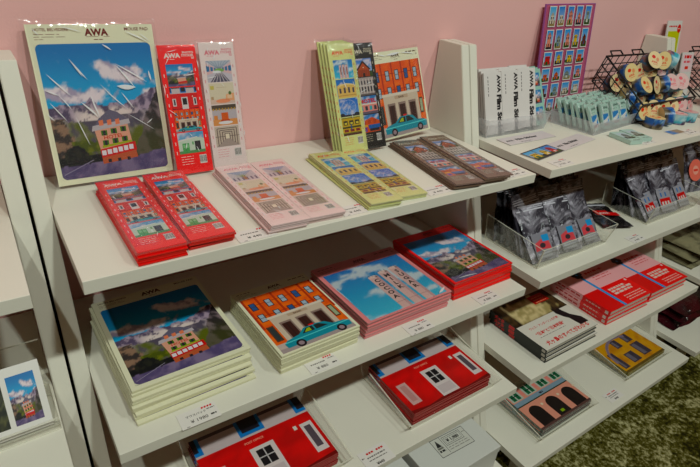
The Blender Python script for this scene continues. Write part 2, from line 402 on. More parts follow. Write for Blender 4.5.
def d_palm(cv):
    cv.rect(0, 0, 1, 1, s(210, 196, 200), 0); cv.poly([(0, 1), (1, 1), (.62, .62), (.38, .62)], s(160, 166, 190), 1)
    for i in range(6): cv.rect(.03 + i * .17, .08, .1 + i * .17, .38, s(96, 80, 110), 1)
    for i in range(11):
        a = R(-20 + i * 22); cv.poly([(.47, .4), (.5 + .36 * math.cos(a), .5 + .34 * math.sin(a)), (.53, .42)], (s(120, 140, 60), s(92, 116, 48), s(160, 164, 90))[i % 3], 2 + i % 3)
    cv.rect(.44, .1, .56, .42, s(170, 116, 70), 6)
def d_silos(cv, big=False):
    cv.grid(28 if big else 10, 28 if big else 10, lambda u, v: f_sky(u, v, 12, 3.4, .12, s(0, 118, 184), s(92, 190, 214), s(214, 220, 224)))
    P = s(228, 190, 184)
    X = ((.47, .70), (.625, .74), (.78, .76)) if big else ((.34, .7), (.5, .72), (.66, .7))
    for i, ((x, t), w) in enumerate(zip(X, ('COCOA', 'MILK', 'SUGAR'))):
        r = .062 if big else .065
        cv.rect(x - r, 0, x + r, t, P, 1); cv.ell(x, t, r, .025, s(240, 210, 202), 2); cv.rect(x + r * .45, 0, x + r, t, s(206, 166, 166), 2)
        cv.rect(x - r, .12, x + r, .125, s(170, 120, 120), 3)
        for k in (-.6, 0, .7): cv.line((x + r * k, t), (x + r * k, t + .05), .0008, s(60, 40, 40), 2)
        if big:
            for q, ch in enumerate(w): cv.text(ch, x, t - .125 - q * .094, .0155, s(40, 34, 36), 4, al='C', bold=.035, sx=1.15)
        else: cv.rect(x - .02, .2, x + .02, .6, s(120, 80, 84), 4)
def d_curve(cv):
    cv.grid(8, 8, lambda u, v: f_sky(u, v, 22, 3, .3, s(20, 110, 184), s(90, 160, 204)))
    Yc = s(226, 190, 124)
    cv.poly([(.02, 0), (1, 0), (1, .62)] + [(.5 + .5 * math.cos(a), .62 + .14 * math.sin(a)) for a in [i * math.pi / 8 for i in range(1, 8)]] + [(.02, .55)], Yc, 1)
    cv.poly([(.02, .55), (.2, .72), (.5, .78), (.8, .73), (1, .64), (1, .58), (.8, .67), (.5, .71), (.2, .64)], s(240, 214, 160), 2)
    for i in range(4): cv.rect(.12 + i * .23, .25, .22 + i * .23, .52 + .03 * (i in (1, 2)), s(84, 74, 84), 3)
    cv.rect(.02, .1, 1, .14, s(190, 150, 90), 2)
def d_ferris(cv):
    cv.grid(8, 8, lambda u, v: f_sky(u, v, 31, 3, .25, s(30, 110, 190), s(120, 160, 210)))
    n = 20; Lc = s(196, 196, 216)
    for i in range(n):
        a, b = 2 * math.pi * i / n, 2 * math.pi * (i + 1) / n
        cv.line((.5 + .36 * math.cos(a), .55 + .36 * math.sin(a)), (.5 + .36 * math.cos(b), .55 + .36 * math.sin(b)), .0008, Lc, 1)
        if i % 2 == 0: cv.line((.5, .55), (.5 + .36 * math.cos(a), .55 + .36 * math.sin(a)), .0004, Lc, 2)
    cv.line((.5, .55), (.3, .02), .001, Lc, 3); cv.line((.5, .55), (.7, .02), .001, Lc, 3)
    cv.rect(0, 0, 1, .1, s(60, 56, 70), 4); cv.ell(.1, .1, .12, .1, s(46, 50, 56), 5); cv.ell(.88, .1, .14, .1, s(46, 50, 56), 5)
def d_tram(cv):
    cv.rect(0, 0, 1, 1, s(120, 116, 60), 0); cv.rect(0, .5, 1, .95, s(198, 168, 30), 1); cv.rect(0, .16, 1, .4, s(206, 170, 30), 1); cv.rect(0, 0, 1, .1, s(90, 40, 44), 1)
    for i in range(3):
        cv.rect(.08 + i * .31, .58, .3 + i * .31, .82, s(60, 56, 40), 2); cv.rect(.08 + i * .31, .2, .3 + i * .31, .34, s(130, 40, 50), 2)
        cv.rect(.13 + i * .31, .62, .26 + i * .31, .72, s(226, 206, 110), 3)
    cv.rect(.44, .3, .5, .6, s(50, 90, 140), 4); cv.rect(0, .4, 1, .48, s(70, 66, 36), 2)
def d_church(cv):
    cv.grid(8, 8, lambda u, v: f_sky(u, v, 41, 3, -.1, s(60, 120, 190), s(150, 180, 214)))
    cv.rect(0, 0, 1, .3, s(66, 80, 40), 1); cv.poly([(.2, 0), (.84, 0), (.84, .42), (.2, .42)], s(160, 74, 30), 2)
    cv.poly([(.1, .36), (.52, .9), (.94, .36), (.84, .36), (.52, .76), (.2, .36)], s(60, 28, 20), 4); cv.poly([(.2, .38), (.52, .78), (.84, .38)], s(184, 88, 38), 3)
    for i in range(6): cv.line((.27 + i * .1, 0), (.27 + i * .1, .42), .0006, s(110, 48, 22), 3)
    cv.rect(.46, .0, .58, .2, s(50, 28, 24), 5); cv.ell(.52, .5, .03, .03, s(230, 220, 200), 5)
def d_grey(cv):
    cv.rect(0, 0, 1, 1, s(176, 162, 158), 0)
    for i in range(6):
        cv.rect(.04 + i * .165, .1, .1 + i * .165, .92, s(204, 192, 186), 1)
        cv.rect(.11 + i * .165, .2, .19 + i * .165, .48, s(50, 46, 54), 2); cv.rect(.11 + i * .165, .62, .19 + i * .165, .82, s(84, 78, 84), 2)
    cv.rect(0, .52, 1, .57, s(214, 204, 198), 3); cv.rect(0, 0, 1, .09, s(110, 100, 100), 3)
def d_motel(cv):
    cv.grid(6, 6, lambda u, v: f_sky(u, v, 51, 3, .0, s(50, 120, 180), s(150, 190, 210)))
    cv.rect(0, 0, 1, .14, s(110, 96, 110), 1); cv.rect(0, .14, 1, .52, s(226, 150, 140), 1); cv.rect(0, .52, 1, .6, s(230, 216, 206), 2)
    cv.text('MOTEL', .5, .62, .3 * cv.fr[3], s(206, 36, 30), 3, al='C', bold=.04, sx=1.1)
    for i in range(4): cv.rect(.06 + i * .25, .2, .2 + i * .25, .44, (s(70, 170, 180), s(60, 60, 70))[i % 2], 2)
def d_shops(cv):
    cv.grid(6, 6, lambda u, v: f_sky(u, v, 61, 3, .1))
    cv.poly([(0, 0), (1, 0), (1, .6), (.6, .85), (.2, .7), (0, .74)], s(206, 96, 60), 1)
    for i in range(9): cv.rect(.05 + (i % 3) * .3, .5 + (i // 3) * .07, .2 + (i % 3) * .3, .54 + (i // 3) * .07, s(150, 60, 44), 2)
    cv.rect(.35, .2, 1, .42, s(40, 96, 160), 3); cv.rect(.4, .05, .95, .2, s(40, 36, 46), 3); cv.rect(.05, .05, .25, .3, s(110, 60, 150), 3); cv.rect(.05, .32, .3, .44, s(220, 170, 60), 3)
def d_arches(cv):
    cv.rect(0, 0, 1, 1, s(224, 160, 142), 0); cv.rect(0, .80, 1, 1, s(226, 150, 140), 1)
    for i in range(4):
        x = .02 + i * .27
        cv.rect(x, .74, x + .2, 1, s(190, 198, 186), 2)
        cv.rect(x + .03, .76, x + .09, .98, s(40, 100, 70), 3); cv.rect(x + .11, .76, x + .17, .98, s(40, 100, 70), 3); cv.rect(x + .03, .85, x + .17, .87, s(20, 50, 40), 4)
    cv.rect(0, .62, 1, .72, s(140, 160, 174), 3); cv.rect(0, .595, 1, .62, s(40, 60, 44), 3); greek(cv, .47, .54, .65, s(50, 56, 66), 4, .006, 2, 2)
    for i in range(3):
        x = .18 + i * .33
        cv.poly([(x - .11, .04), (x + .11, .04), (x + .11, .36)] + [(x + .11 * math.cos(a), .36 + .16 * math.sin(a)) for a in [k * math.pi / 10 for k in range(1, 10)]] + [(x - .11, .36)], s(34, 26, 26), 2)
        cv.ell(x + .165, .45, .02, .03, s(230, 214, 190), 3)
    cv.rect(0, 0, 1, .05, s(96, 70, 66), 4); cv.rect(.47, .1, .53, .16, s(150, 180, 60), 4)
def d_yellow(cv):
    cv.grid(10, 8, lambda u, v: mix(s(216, 164, 62), s(190, 130, 44), sm(-.2, .4, fr(u * 5, v * 5, 3))))
    for x, y, w, h in ((.05, .1, .12, .5), (.3, .12, .2, .3), (.6, .15, .2, .4), (.62, .62, .16, .25), (.35, .6, .14, .25)):
        cv.rect(x, y, x + w, y + h, s(70, 62, 74), 1); cv.rect(x + .02, y + .03, x + w * .5, y + h - .03, s(116, 110, 122), 2)
    pts = [(.5 * (1 - math.cos(a)) * .9 + .05, .3 + .6 * math.sin(a)) for a in [i * math.pi / 12 for i in range(9)]]
    for a, b in zip(pts, pts[1:]): cv.line(a, b, .010, s(140, 124, 140), 3)
    cv.rect(0, 0, 1, .06, s(110, 90, 50), 3)
def d_mini(cv, r):
    k = r.random
    skyc = r.choice([s(40, 130, 200), s(60, 150, 210), s(200, 214, 220), s(90, 170, 214)])
    cv.vgrad(0, .3, 1, 1, mix(skyc, s(230, 230, 230), .4), skyc, 0); gc = r.choice([s(60, 84, 40), s(120, 110, 100), s(50, 46, 50), s(150, 130, 90)])
    cv.rect(0, 0, 1, .3, gc, 0); bc = r.choice([s(216, 110, 50), s(226, 190, 90), s(224, 150, 130), s(220, 206, 190), s(120, 60, 40), s(200, 60, 40), s(150, 160, 150)])
    x0, x1, t = .1 + .2 * k(), .65 + .25 * k(), .5 + .25 * k()
    cv.rect(x0, .12, x1, t, bc, 1)
    if k() > .4: cv.poly([(x0, t), (x1, t), ((x0 + x1) / 2, t + .2)], mix(bc, (0, 0, 0), .4), 1)
    n = r.randint(2, 3)
    for i in range(n):
        w = (x1 - x0) / n; cv.rect(x0 + w * (i + .25), t - .2, x0 + w * (i + .75), t - .06, s(60, 56, 66), 2)
    cv.rect((x0 + x1) / 2 - .08, .12, (x0 + x1) / 2 + .08, .3, r.choice([s(60, 40, 40), s(40, 90, 140), s(240, 230, 220)]), 2)
    if k() > .6: cv.ell(k(), .2, .16, .14, s(50, 90, 46), 3)

def greek(cv, u0, u1, v, col, l=2, h=.0011, seed=1, n=5):
    """a line of print too small to read: short dashes"""
    r = random.Random(seed); u = u0
    while u < u1:
        w = (u1 - u0) / n * (.4 + .9 * r.random()); e = min(u1, u + w)
        a = cv.P(u, v); b = cv.P(e, v)
        cv.poly([a, (b[0], a[1]), (b[0], a[1] + h), (a[0], a[1] + h)], col, l, True); u = e + (u1 - u0) / n * .22
def barcode(cv, u0, u1, v0, v1, bg, l=2):
    cv.rect(u0, v0, u1, v1, bg, l); r = random.Random(3); n = 12
    for i in range(n):
        x = u0 + (u1 - u0) * (i + .15) / n
        cv.rect(x, v0 + (v1 - v0) * .15, x + (u1 - u0) / n * (.3 + .4 * r.random()), v1 - (v1 - v0) * .1, s(60, 56, 56), l + 1)

# ------------------------------------------------------------------ print meshes
def sheet_print(w, h, bg, tx, draws, t2='01', bar=True, m=None):
    cv = Cv(); cv.sub(0, 0, w, h, 0); cv.rect(0, 0, 1, 1, bg, 0)
    cv.text('AWA', .15, .905, .0115, tx, 1, bold=.05); greek(cv, .2, .42, .892, tx, 1, .0009, n=2)
    cv.text('PHOTO', .93, .934, .0058, tx, 1, al='R', bold=.03); cv.text('STICKER', .93, .913, .0058, tx, 1, al='R', bold=.03); cv.text(t2, .93, .893, .0058, tx, 1, al='R', bold=.03)
    y = .865
    for d in draws:
        hh = .176
        cv.sub(.14 * w, (y - hh) * h, .72 * w, (hh - .008) * h, 2); d(cv); y -= hh
    cv.sub(0, 0, w, h, 0)
    for i, yy in enumerate((.135, .115, .095, .075)): greek(cv, .16, .5, yy, tx, 1, .0009, i, 3)
    for i in range(9): cv.rect(.06, .16 + i * .075, .08, .185 + i * .075, tx, 1); cv.rect(.91, .2 + i * .075, .93, .222 + i * .075, tx, 1)
    if bar: barcode(cv, .66, .86, .07, .14, s(226, 220, 214), 1)
    return cv.mesh('sheet_print', m or M['print'])
def pad_print(w, h, draw, card, tx, title, sub, mx=.042, top=.115, bot=.035, rr=.008, awa=.0142):
    cv = Cv(); cv.sub(0, 0, w, h, 0); cv.rect(0, 0, 1, 1, card, 0)
    cv.text('AWA', .53, 1 - top * .58, awa, tx, 1, al='C', bold=.05); greek(cv, .44, .63, 1 - top * .66, tx, 1, .0006, n=1); greek(cv, .5, .57, 1 - top * .82, tx, 1, .0012, 5, 2)
    if title: cv.text(title, .96, 1 - top * .34, awa * .5, tx, 1, al='R', bold=.02)
    else: greek(cv, .74, .96, 1 - top * .34, tx, 1, .0026, 3, 3); cv.text('01', .96, 1 - top * .62, awa * .5, tx, 1, al='R', bold=.02)
    if sub: cv.text(sub, .05, 1 - top * .34, awa * .42, tx, 1, bold=.02)
    else: greek(cv, .05, .22, 1 - top * .34, tx, 1, .002, 4, 3)
    for i in range(3): greek(cv, .05, (.24, .28, .12)[i], 1 - top * (.52 + .13 * i), tx, 1, .0007, i, 3)
    cv.sub(mx * w, bot * h, (1 - 2 * mx) * w, (1 - top - bot) * h, 1); draw(cv); cv.rounds(rr, card, 14)
    return cv.mesh('pad_print', M['matte'])

CREAM = s(240, 236, 210); REDC = s(246, 42, 28)
PW, PH = .19, .252
HD = lambda c: d_hotel(c, 84, 96)
pm_pad = pad_print(PW, PH, HD, CREAM, s(120, 40, 36), 'MOUSE PAD', 'HOTEL BELVEDERE')
pm_bank = pad_print(.168, .204, d_bank, CREAM, s(96, 70, 56), None, None, .035, .13, .02, .001, .011)
pm_silo = pad_print(.222, .205, lambda c: d_silos(c, True), s(236, 152, 152), s(120, 40, 50), None, None, .045, .16, .02, .001, .013)
pm_redp = pad_print(.19, .212, lambda c: d_hotel(c, 76, 76), REDC, s(150, 20, 16), None, None, .04, .13, .02, .001, .012)
SW, SH = .067, .250
WT = s(240, 226, 220)
sm_red = sheet_print(SW, SH, s(244, 40, 28), WT, [lambda c: d_hotel(c, 14, 14, False), lambda c: d_post(c, False), d_bank, d_green])
sm_white = sheet_print(SW, SH, s(244, 226, 222), s(226, 140, 150), [d_train, d_pastel, d_chair, d_arcade], '02')
sm_pink = sheet_print(SW, SH, s(250, 224, 220), s(232, 140, 150), [d_palm, d_pastel, d_chair, d_arcade], '02')
sm_lime = sheet_print(SW, SH, s(226, 226, 164), s(226, 96, 50), [d_silos, d_curve, d_ferris, d_tram], '03')
sm_black = sheet_print(SW, SH, s(40, 38, 36), s(206, 196, 176), [d_church, d_grey, d_motel, d_shops], '04')
sm_brown = sheet_print(SW, SH, s(122, 100, 84), s(206, 196, 176), [d_church, d_grey, d_motel, d_shops], '04')

def card_mesh(name, w, h, t, m, bev=.0006): return MB().box(0, w, 0, h, 0, t, m, bev).mesh(name)
def sleeve_mesh(w, h, t, seed, over=.006, glints=(), amp=.0012, top=.012):
    """clear bag round a card: front film with wrinkles, folded hem on top, highlights painted in as white creases"""
    mb = MB()
    def f(u, v):
        x = -over + u * (w + 2 * over); y = -over * .8 + v * (h + over + top)
        ed = min(u, 1 - u, v, 1 - v); zz = t + .0016 + amp * (.5 + .5 * fr(u * 5, v * 9, seed, 3))
        if ed < .01: zz = t * .4
        return (x, y, zz)
    mb.grid(14, 30, f, M['sleeve'])
    r = random.Random(seed)
    for c in glints:
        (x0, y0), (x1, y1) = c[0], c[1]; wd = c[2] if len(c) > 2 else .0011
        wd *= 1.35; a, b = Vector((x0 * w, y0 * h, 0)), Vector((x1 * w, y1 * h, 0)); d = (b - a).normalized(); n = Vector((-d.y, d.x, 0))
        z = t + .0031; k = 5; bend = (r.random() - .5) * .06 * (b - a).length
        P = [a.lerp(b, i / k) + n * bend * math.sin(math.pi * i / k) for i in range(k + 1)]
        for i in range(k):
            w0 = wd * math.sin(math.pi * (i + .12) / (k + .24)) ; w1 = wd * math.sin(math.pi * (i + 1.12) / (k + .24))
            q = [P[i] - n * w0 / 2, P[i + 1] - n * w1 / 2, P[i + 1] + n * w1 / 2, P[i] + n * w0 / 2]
            mb.face([(p.x, p.y, z) for p in q], M['glint'])
    return mb.mesh('plastic_sleeve', recalc=False)
def rglints(seed, n=9):
    r = random.Random(seed); out = []
    for i in range(n):
        x, y = r.random(), .1 + .9 * r.random(); a = r.uniform(-2.6, .3) if r.random() > .4 else r.uniform(-1.9, -1.2); l = .12 + .2 * r.random()
        out.append(((x, y), (max(0, min(1, x + l * math.cos(a))), max(.02, min(1, y + .3 * l * math.sin(a)))), .0007 + .0008 * r.random()))
    return out

def paper_thing(name, cardm, printm, t, label, cat, group, loc, rot, sleeve=None, cname='card', pname='printed_face'):
    e = empty(name, loc, rot); tag(e, label, cat, group)
    c = inst(cname, cardm, e); inst(pname, printm, c, (0, 0, t + .00012))
    if sleeve: inst('plastic_sleeve', sleeve, e)
    return e
def orient(o, t, rz=0, roll=0):
    o.rotation_euler = (Matrix.Rotation(R(rz), 3, 'Z') @ Matrix.Rotation(t, 3, 'X') @ Matrix.Rotation(R(roll), 3, 'Z')).to_euler()
    return o
def lean(ybase, ytop, h): return math.acos(max(-1, min(1, (ytop - ybase) / h)))

def stack(name, n, cardm, printm, t, step, base, rotz, what, where, cat, group, slide=(0, 0), jit=.0015, jr=.6, sleeve=None, z0=0.0006, skew=0):
    """n sheets piled up at base = front-left corner of the TOP sheet; lower ones slide by `slide` in total"""
    proto = None
    for i in range(n):
        k = (n - 1 - i) / max(1, n - 1)        # 1 at the bottom, 0 on top
        top = i == n - 1
        q = ORD[n - 1 - i]
        lab = ('topmost %s, %s' % (what, where)) if top else ('%s %s from the top, %s' % (q, what, where))
        if i == n - 2 or n > 12: pass
        dx = slide[0] * k + (0 if top else rnd.uniform(-jit, jit)); dy = slide[1] * k + (0 if top else rnd.uniform(-jit, jit))
        loc = (base[0] + dx, base[1] + dy, base[2] + z0 + i * step); rot = (0, 0, R(rotz + skew * k + (0 if top else rnd.uniform(-jr, jr))))
        if proto is None:
            proto = paper_thing(name, cardm, printm, t, lab, cat, group, loc, rot)
            e = proto
        else:
            e = copy_tree(proto); e.location = loc; e.rotation_euler = rot; e['label'] = lab
        if top and sleeve: inst('plastic_sleeve', sleeve, e)

# ------------------------------------------------------------------ geometry of the fixtures
TH = .0204; W = .9; TP = .0266; GAP = 2 * TP
A = [0, -.266, -.533, -.800]; D = [.364, .418, .472, .543]
ZT, ZF = .2142, -.895
PITCH = W + GAP
def ufront(z): return -(.146 - .311 * z)
def unit(x0, label, levels=(0, 1, 2, 3), rivets=False):
    e = empty('display_shelf', (x0, 0, ZF)); tag(e, label, 'shelf', 'white wall display shelves')
    for sx in (-TP, W):
        x = sx
        pts = [(x, -.003, 0), (x, ufront(ZF), 0), (x, ufront(ZT), ZT - ZF), (x, -.003, ZT - ZF)]
        mb = MB().prism(pts, (TP - .0016, 0, 0), M['board'])
        bmesh.ops.bevel(mb.bm, geom=list(mb.bm.edges), offset=.0012, segments=2, affect='EDGES')
        mb.obj('side_panel', parent=e, loc=(.0008, 0, 0))
    for i in levels:
        MB().box(.0003, W - .0003, -D[i], -.004, A[i] - TH - ZF, A[i] - ZF, M['board'], .0009).obj('shelf_board', parent=e)
    MB().box(.0, W, -.40, -.38, 0, A[3] - TH - ZF, M['board']).obj('plinth', parent=e)
    for x in (.05, W / 2, W - .05):
        MB().box(x - .012, x + .012, -.50, -.47, 0, A[3] - TH - ZF, M['whitecard']).obj('foot', parent=e)
    return e
unit(0, 'white slanted wall shelf unit holding the large mountain hotel mouse pads')
unit(PITCH, 'white wall shelf unit holding the tape basket, zip bags and books')
unit(-PITCH - .0035, 'white wall shelf unit cut off at the left edge with hotel photo card')
unit(2 * PITCH, 'white wall shelf unit at the right edge holding folded khaki and maroon packs')

# the setting
def quad(name, pts, m):
    o = MB().prism(pts[0], pts[1], m).obj(name); o['kind'] = 'structure'; return o
quad('wall_back', ([(-3, 0, ZF), (5, 0, ZF), (5, 0, 2.4), (-3, 0, 2.4)], (0, .05, 0)), M['wall'])
def carpet():
    m, nt, b, o = nmat('moss_carpet'); N = nt.nodes; L = nt.links
    tc = N.new('ShaderNodeTexCoord')
    def nz(sc, det, dist=0):
        n = N.new('ShaderNodeTexNoise'); n.inputs['Scale'].default_value = sc; n.inputs['Detail'].default_value = det; n.inputs['Distortion'].default_value = dist
        n.inputs['Roughness'].default_value = .7; L.new(tc.outputs['Object'], n.inputs['Vector']); return n.outputs['Fac']
    def mth(op, a, k):
        q = N.new('ShaderNodeMath'); q.operation = op; L.new(a, q.inputs[0])
        if isinstance(k, float): q.inputs[1].default_value = k
        else: L.new(k, q.inputs[1])
        return q.outputs[0]
    f = mth('ADD', mth('MULTIPLY', nz(9, 8, 1.2), .5), mth('MULTIPLY', nz(75, 4), .5))
    r = N.new('ShaderNodeValToRGB'); cr = r.color_ramp
    cr.elements[0].position = .41; cr.elements[0].color = (*s(40, 36, 8), 1); cr.elements[1].position = .63; cr.elements[1].color = (*s(214, 206, 152), 1)
    e = cr.elements.new(.50); e.color = (*s(92, 86, 26), 1)
    bp = N.new('ShaderNodeBump'); bp.inputs['Strength'].default_value = .6; bp.inputs['Distance'].default_value = .004
    L.new(f, r.inputs['Fac']); L.new(r.outputs['Color'], b.inputs['Base Color']); L.new(nz(420, 2), bp.inputs['Height']); L.new(bp.outputs['Normal'], b.inputs['Normal'])
    b.inputs['Roughness'].default_value = .95; b.inputs['Specular IOR Level'].default_value = .05
    return m
quad('floor', ([(-3, -4, ZF), (5, -4, ZF), (5, .05, ZF), (-3, .05, ZF)], (0, 0, -.05)), carpet())

# ------------------------------------------------------------------ unit A, top shelf
PADT = .0042
cm_pad = card_mesh('pad_card', PW, PH, PADT, M['cream'])
def padc(x, y):   # photo pixel on the standing pad -> pad coordinates
    v = 1 - (y - 26 + .012 * (x - 23)) / (163 - .0 * x); u = (x - 23 - (y - 26) * .23) / 126
    return (u, max(.01, min(1, v)))
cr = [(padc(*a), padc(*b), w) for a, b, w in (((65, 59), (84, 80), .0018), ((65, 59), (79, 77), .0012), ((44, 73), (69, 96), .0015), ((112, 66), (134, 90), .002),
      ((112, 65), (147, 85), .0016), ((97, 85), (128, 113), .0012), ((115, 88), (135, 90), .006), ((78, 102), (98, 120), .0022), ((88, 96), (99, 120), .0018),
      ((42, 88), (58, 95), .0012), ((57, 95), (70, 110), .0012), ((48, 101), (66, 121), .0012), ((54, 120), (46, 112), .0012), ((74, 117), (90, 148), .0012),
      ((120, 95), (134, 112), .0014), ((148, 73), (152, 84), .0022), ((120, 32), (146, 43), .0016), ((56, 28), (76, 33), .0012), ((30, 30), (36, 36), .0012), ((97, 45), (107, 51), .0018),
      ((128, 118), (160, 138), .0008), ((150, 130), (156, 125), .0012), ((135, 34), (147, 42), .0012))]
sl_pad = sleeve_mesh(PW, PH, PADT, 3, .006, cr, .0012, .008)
th = lean(-.068, -.010, PH)
paper_thing('mouse_pad', cm_pad, pm_pad, PADT, 'large plastic-wrapped mouse pad with mountain hotel photo, leaning upright on the pink wall', 'mouse pad', None,
            (.0225, -.068, .0062), (th, 0, 0), sl_pad, 'backing_card')
ST = .0026; STEP = .0034
cms = {k: card_mesh('sheet_card', SW, SH, ST, M[k]) for k in ('red', 'pinkcard', 'lime', 'black', 'brown')}
def stand(cm, pmx, label, x, yb, yt, rz=0, seed=1, cat='sticker sheet', n=9, group=None, roll=0):
    t = lean(yb, yt, SH)
    e = paper_thing('sticker_sheet', cm, pmx, ST, label, cat, group, (x, yb, .005), (t, 0, R(rz)), sleeve_mesh(SW, SH, ST, seed, .004, rglints(seed, n), .001, .006)); e.scale = (1, .9, 1); orient(e, t, rz, roll)
    return e
stand(cms['red'], sm_red, 'red four-photo sticker sheet in plastic, leaning on the wall beside the large mouse pad', .2135, -.094, -.018, 0, 5)
stand(cms['pinkcard'], sm_white, 'pale pink sticker sheet with train interior photo, leaning on the pink wall', .2875, -.082, -.016, 0, 8)
def flat(key, pmx, n, base, rz, what, where, slide, seed, jr=1.0, jit=.002, skew=0, step=STEP):
    stack('sticker_sheet', n, cms[key], pmx, ST, step, base, rz, what, where, 'sticker sheet', what + 's, ' + where, slide, jit, jr,
          sleeve_mesh(SW, SH, ST, seed, .004, rglints(seed, 6), .0008, .006), skew=skew)
flat('red', sm_red, 6, (.0715, -.3575, 0), 0, 'red photo sticker sheet', 'left pile before the large mouse pad', (0, -.002), 21)
flat('red', sm_red, 6, (.1435, -.356, 0), -1, 'red photo sticker sheet', 'right pile before the standing red sheet', (.001, .006), 22, 1.6)
flat('pinkcard', sm_pink, 5, (.2675, -.360, 0), -2.2, 'pale pink sticker sheet', 'left of the two pink piles', (-.004, .004), 23, .8)
flat('pinkcard', sm_pink, 4, (.3375, -.357, 0), -2.8, 'pale pink sticker sheet', 'right of the two pink piles', (-.004, .004), 24, .8)
flat('lime', sm_lime, 4, (.4595, -.357, 0), -5, 'yellow-green sticker sheet', 'left of the two flat yellow-green piles', (-.003, .002), 25, .8)
flat('lime', sm_lime, 3, (.5245, -.348, 0), -6.5, 'yellow-green sticker sheet', 'right of the two flat yellow-green piles', (-.002, .002), 26, .8)
flat('brown', sm_brown, 4, (.6640, -.357, 0), -8.5, 'taupe sticker sheet with wooden church photo', 'left taupe pile', (-.008, .004), 27, 1.2)
flat('brown', sm_brown, 5, (.7440, -.362, 0), -8, 'taupe sticker sheet with wooden church photo', 'right fanned pile', (-.020, .006), 28, 1.5, .003, 2.5)
# standing packs by the yellow-green pile
for i in range(4):
    yb = -.128 + .0075 * i; yt = -.024 + .005 * i
    e = stand(cms['lime'], sm_lime, ['foremost standing yellow-green sticker sheet, beside the black sheet', 'second standing yellow-green sticker sheet, behind the foremost one',
               'third standing yellow-green sticker sheet, bowing out behind the others', 'rearmost standing yellow-green sticker sheet, closest to the wall'][i],
              (.560 - .003 * i), yb + .012, yt, 0, 30 + i, n=4, group='standing yellow-green sticker sheets', roll=1.5 + .4 * i)
stand(cms['black'], sm_black, 'black sticker sheet with wooden church photo, leaning upright beside yellow-green sheets', .613, -.114, -.022, 0, 36, roll=2)
cm_bank = card_mesh('bank_card', .168, .204, PADT, M['cream'])
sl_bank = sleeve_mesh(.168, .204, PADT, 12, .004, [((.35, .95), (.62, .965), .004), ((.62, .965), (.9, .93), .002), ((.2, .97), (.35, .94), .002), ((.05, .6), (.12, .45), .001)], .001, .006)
e = paper_thing('notebook', cm_bank, pm_bank, PADT, 'cream notebook with orange bank and teal taxi, leaning upright beside the shelf divider', 'notebook', None,
            (.686, -.084, .006), (0, 0, 0), sl_bank, 'backing_card'); e.scale = (.96, .96, 1); orient(e, lean(-.084, -.012, .196), 3, 3.5)

# ------------------------------------------------------------------ price tags
def price(x, y, z, label, txt, jp=None, rz=0, w=.062, h=.033, style=0):
    e = empty('price_tag', (x, y, z + .0003), (0, 0, R(rz))); tag(e, label, 'price tag', 'white price tags')
    tcard = MB().box(-w / 2, w / 2, -h / 2, h / 2, 0, .0006, M['tagpaper']).obj('tag_card', parent=e)
    cv = Cv(); cv.sub(-w / 2, -h / 2, w, h, 0); k = s(70, 64, 60); g = s(120, 114, 110)
    if style == 0:
        for i in range(4): cv.poly([(.62 + i * .075, .82), (.67 + i * .075, .82), (.685 + i * .075, .93), (.635 + i * .075, .93)], s(214, 40, 34), 1)
        if jp: cv.text(jp, .18, .58, .0056, k, 1, bold=.01)
        else: greek(cv, .15, .62, .6, g, 1, .0024, 4, 6)
        greek(cv, .74, .95, .68, g, 1, .0018, 6, 3)
        cv.text(txt, .26, .2, .0085, s(92, 86, 82), 1, bold=.01, sx=1.15); greek(cv, .78, .93, .26, k, 1, .003, 2, 2); greek(cv, .12, .2, .04, g, 1, .0012, 2, 1)
    else:
        for i in range(7):
            if i != 3: cv.rect(.25 + i * .09, .74, .32 + i * .09, .84, s(206, 60, 50), 1)
        greek(cv, .2, .85, .54, g, 1, .003, 4, 7); greek(cv, .2, .85, .38, g, 1, .002, 5, 7); greek(cv, .04, .12, .62, g, 1, .003, 3, 1)
        cv.text(txt, .36, .06, .009, k, 1, bold=.03)
    inst('tag_print', cv.mesh('tag_print', M['matte']), tcard, (0, 0, .0007))
price(.247, -.345, 0, 'price tag between the red piles and pink piles on the top shelf', '¥ 440')
price(.437, -.340, 0, 'price tag between the pink and yellow-green piles on the top shelf', '¥ 440')
price(.632, -.338, 0, 'price tag between the yellow-green and taupe piles on the top shelf', '¥ 440')
price(.855, -.340, 0, 'price tag right of the taupe sticker sheets at the shelf corner', '¥ 440')
price(1.016, -.342, 0, 'price tag in front of the film strip on the right upper shelf', '¥ 550')
price(1.398, -.333, 0, 'price tag in front of the two flat mint packs', '¥ 440')
price(1.640, -.335, 0, 'price tag in front of the loose blue tape roll', '¥ 440')
price(.122, -.405, A[1], 'price tag in front of the mouse pad pile reading 1980', '¥ 1980', 'マウスパッド')
price(.353, -.400, A[1], 'price tag in front of the bank and taxi notebook pile', '¥ 880')
price(.579, -.404, A[1], 'price tag in front of the pink silo file pile', '¥ 880')
price(.785, -.398, A[1], 'price tag in front of the red hotel notebook pile', '¥ 880')
price(1.40, -.401, A[1], 'price tag on the shelf between the two zip bag bins', '¥ 440')
price(.472, -.453, A[2], 'price tag left of the red post office postcards on the lower shelf', '¥440', rz=0, style=1, w=.07, h=.045)
price(1.425, -.505, A[3], 'price tag between arches postcards and yellow house postcards on lowest shelf', '¥440', style=1, w=.07, h=.036)

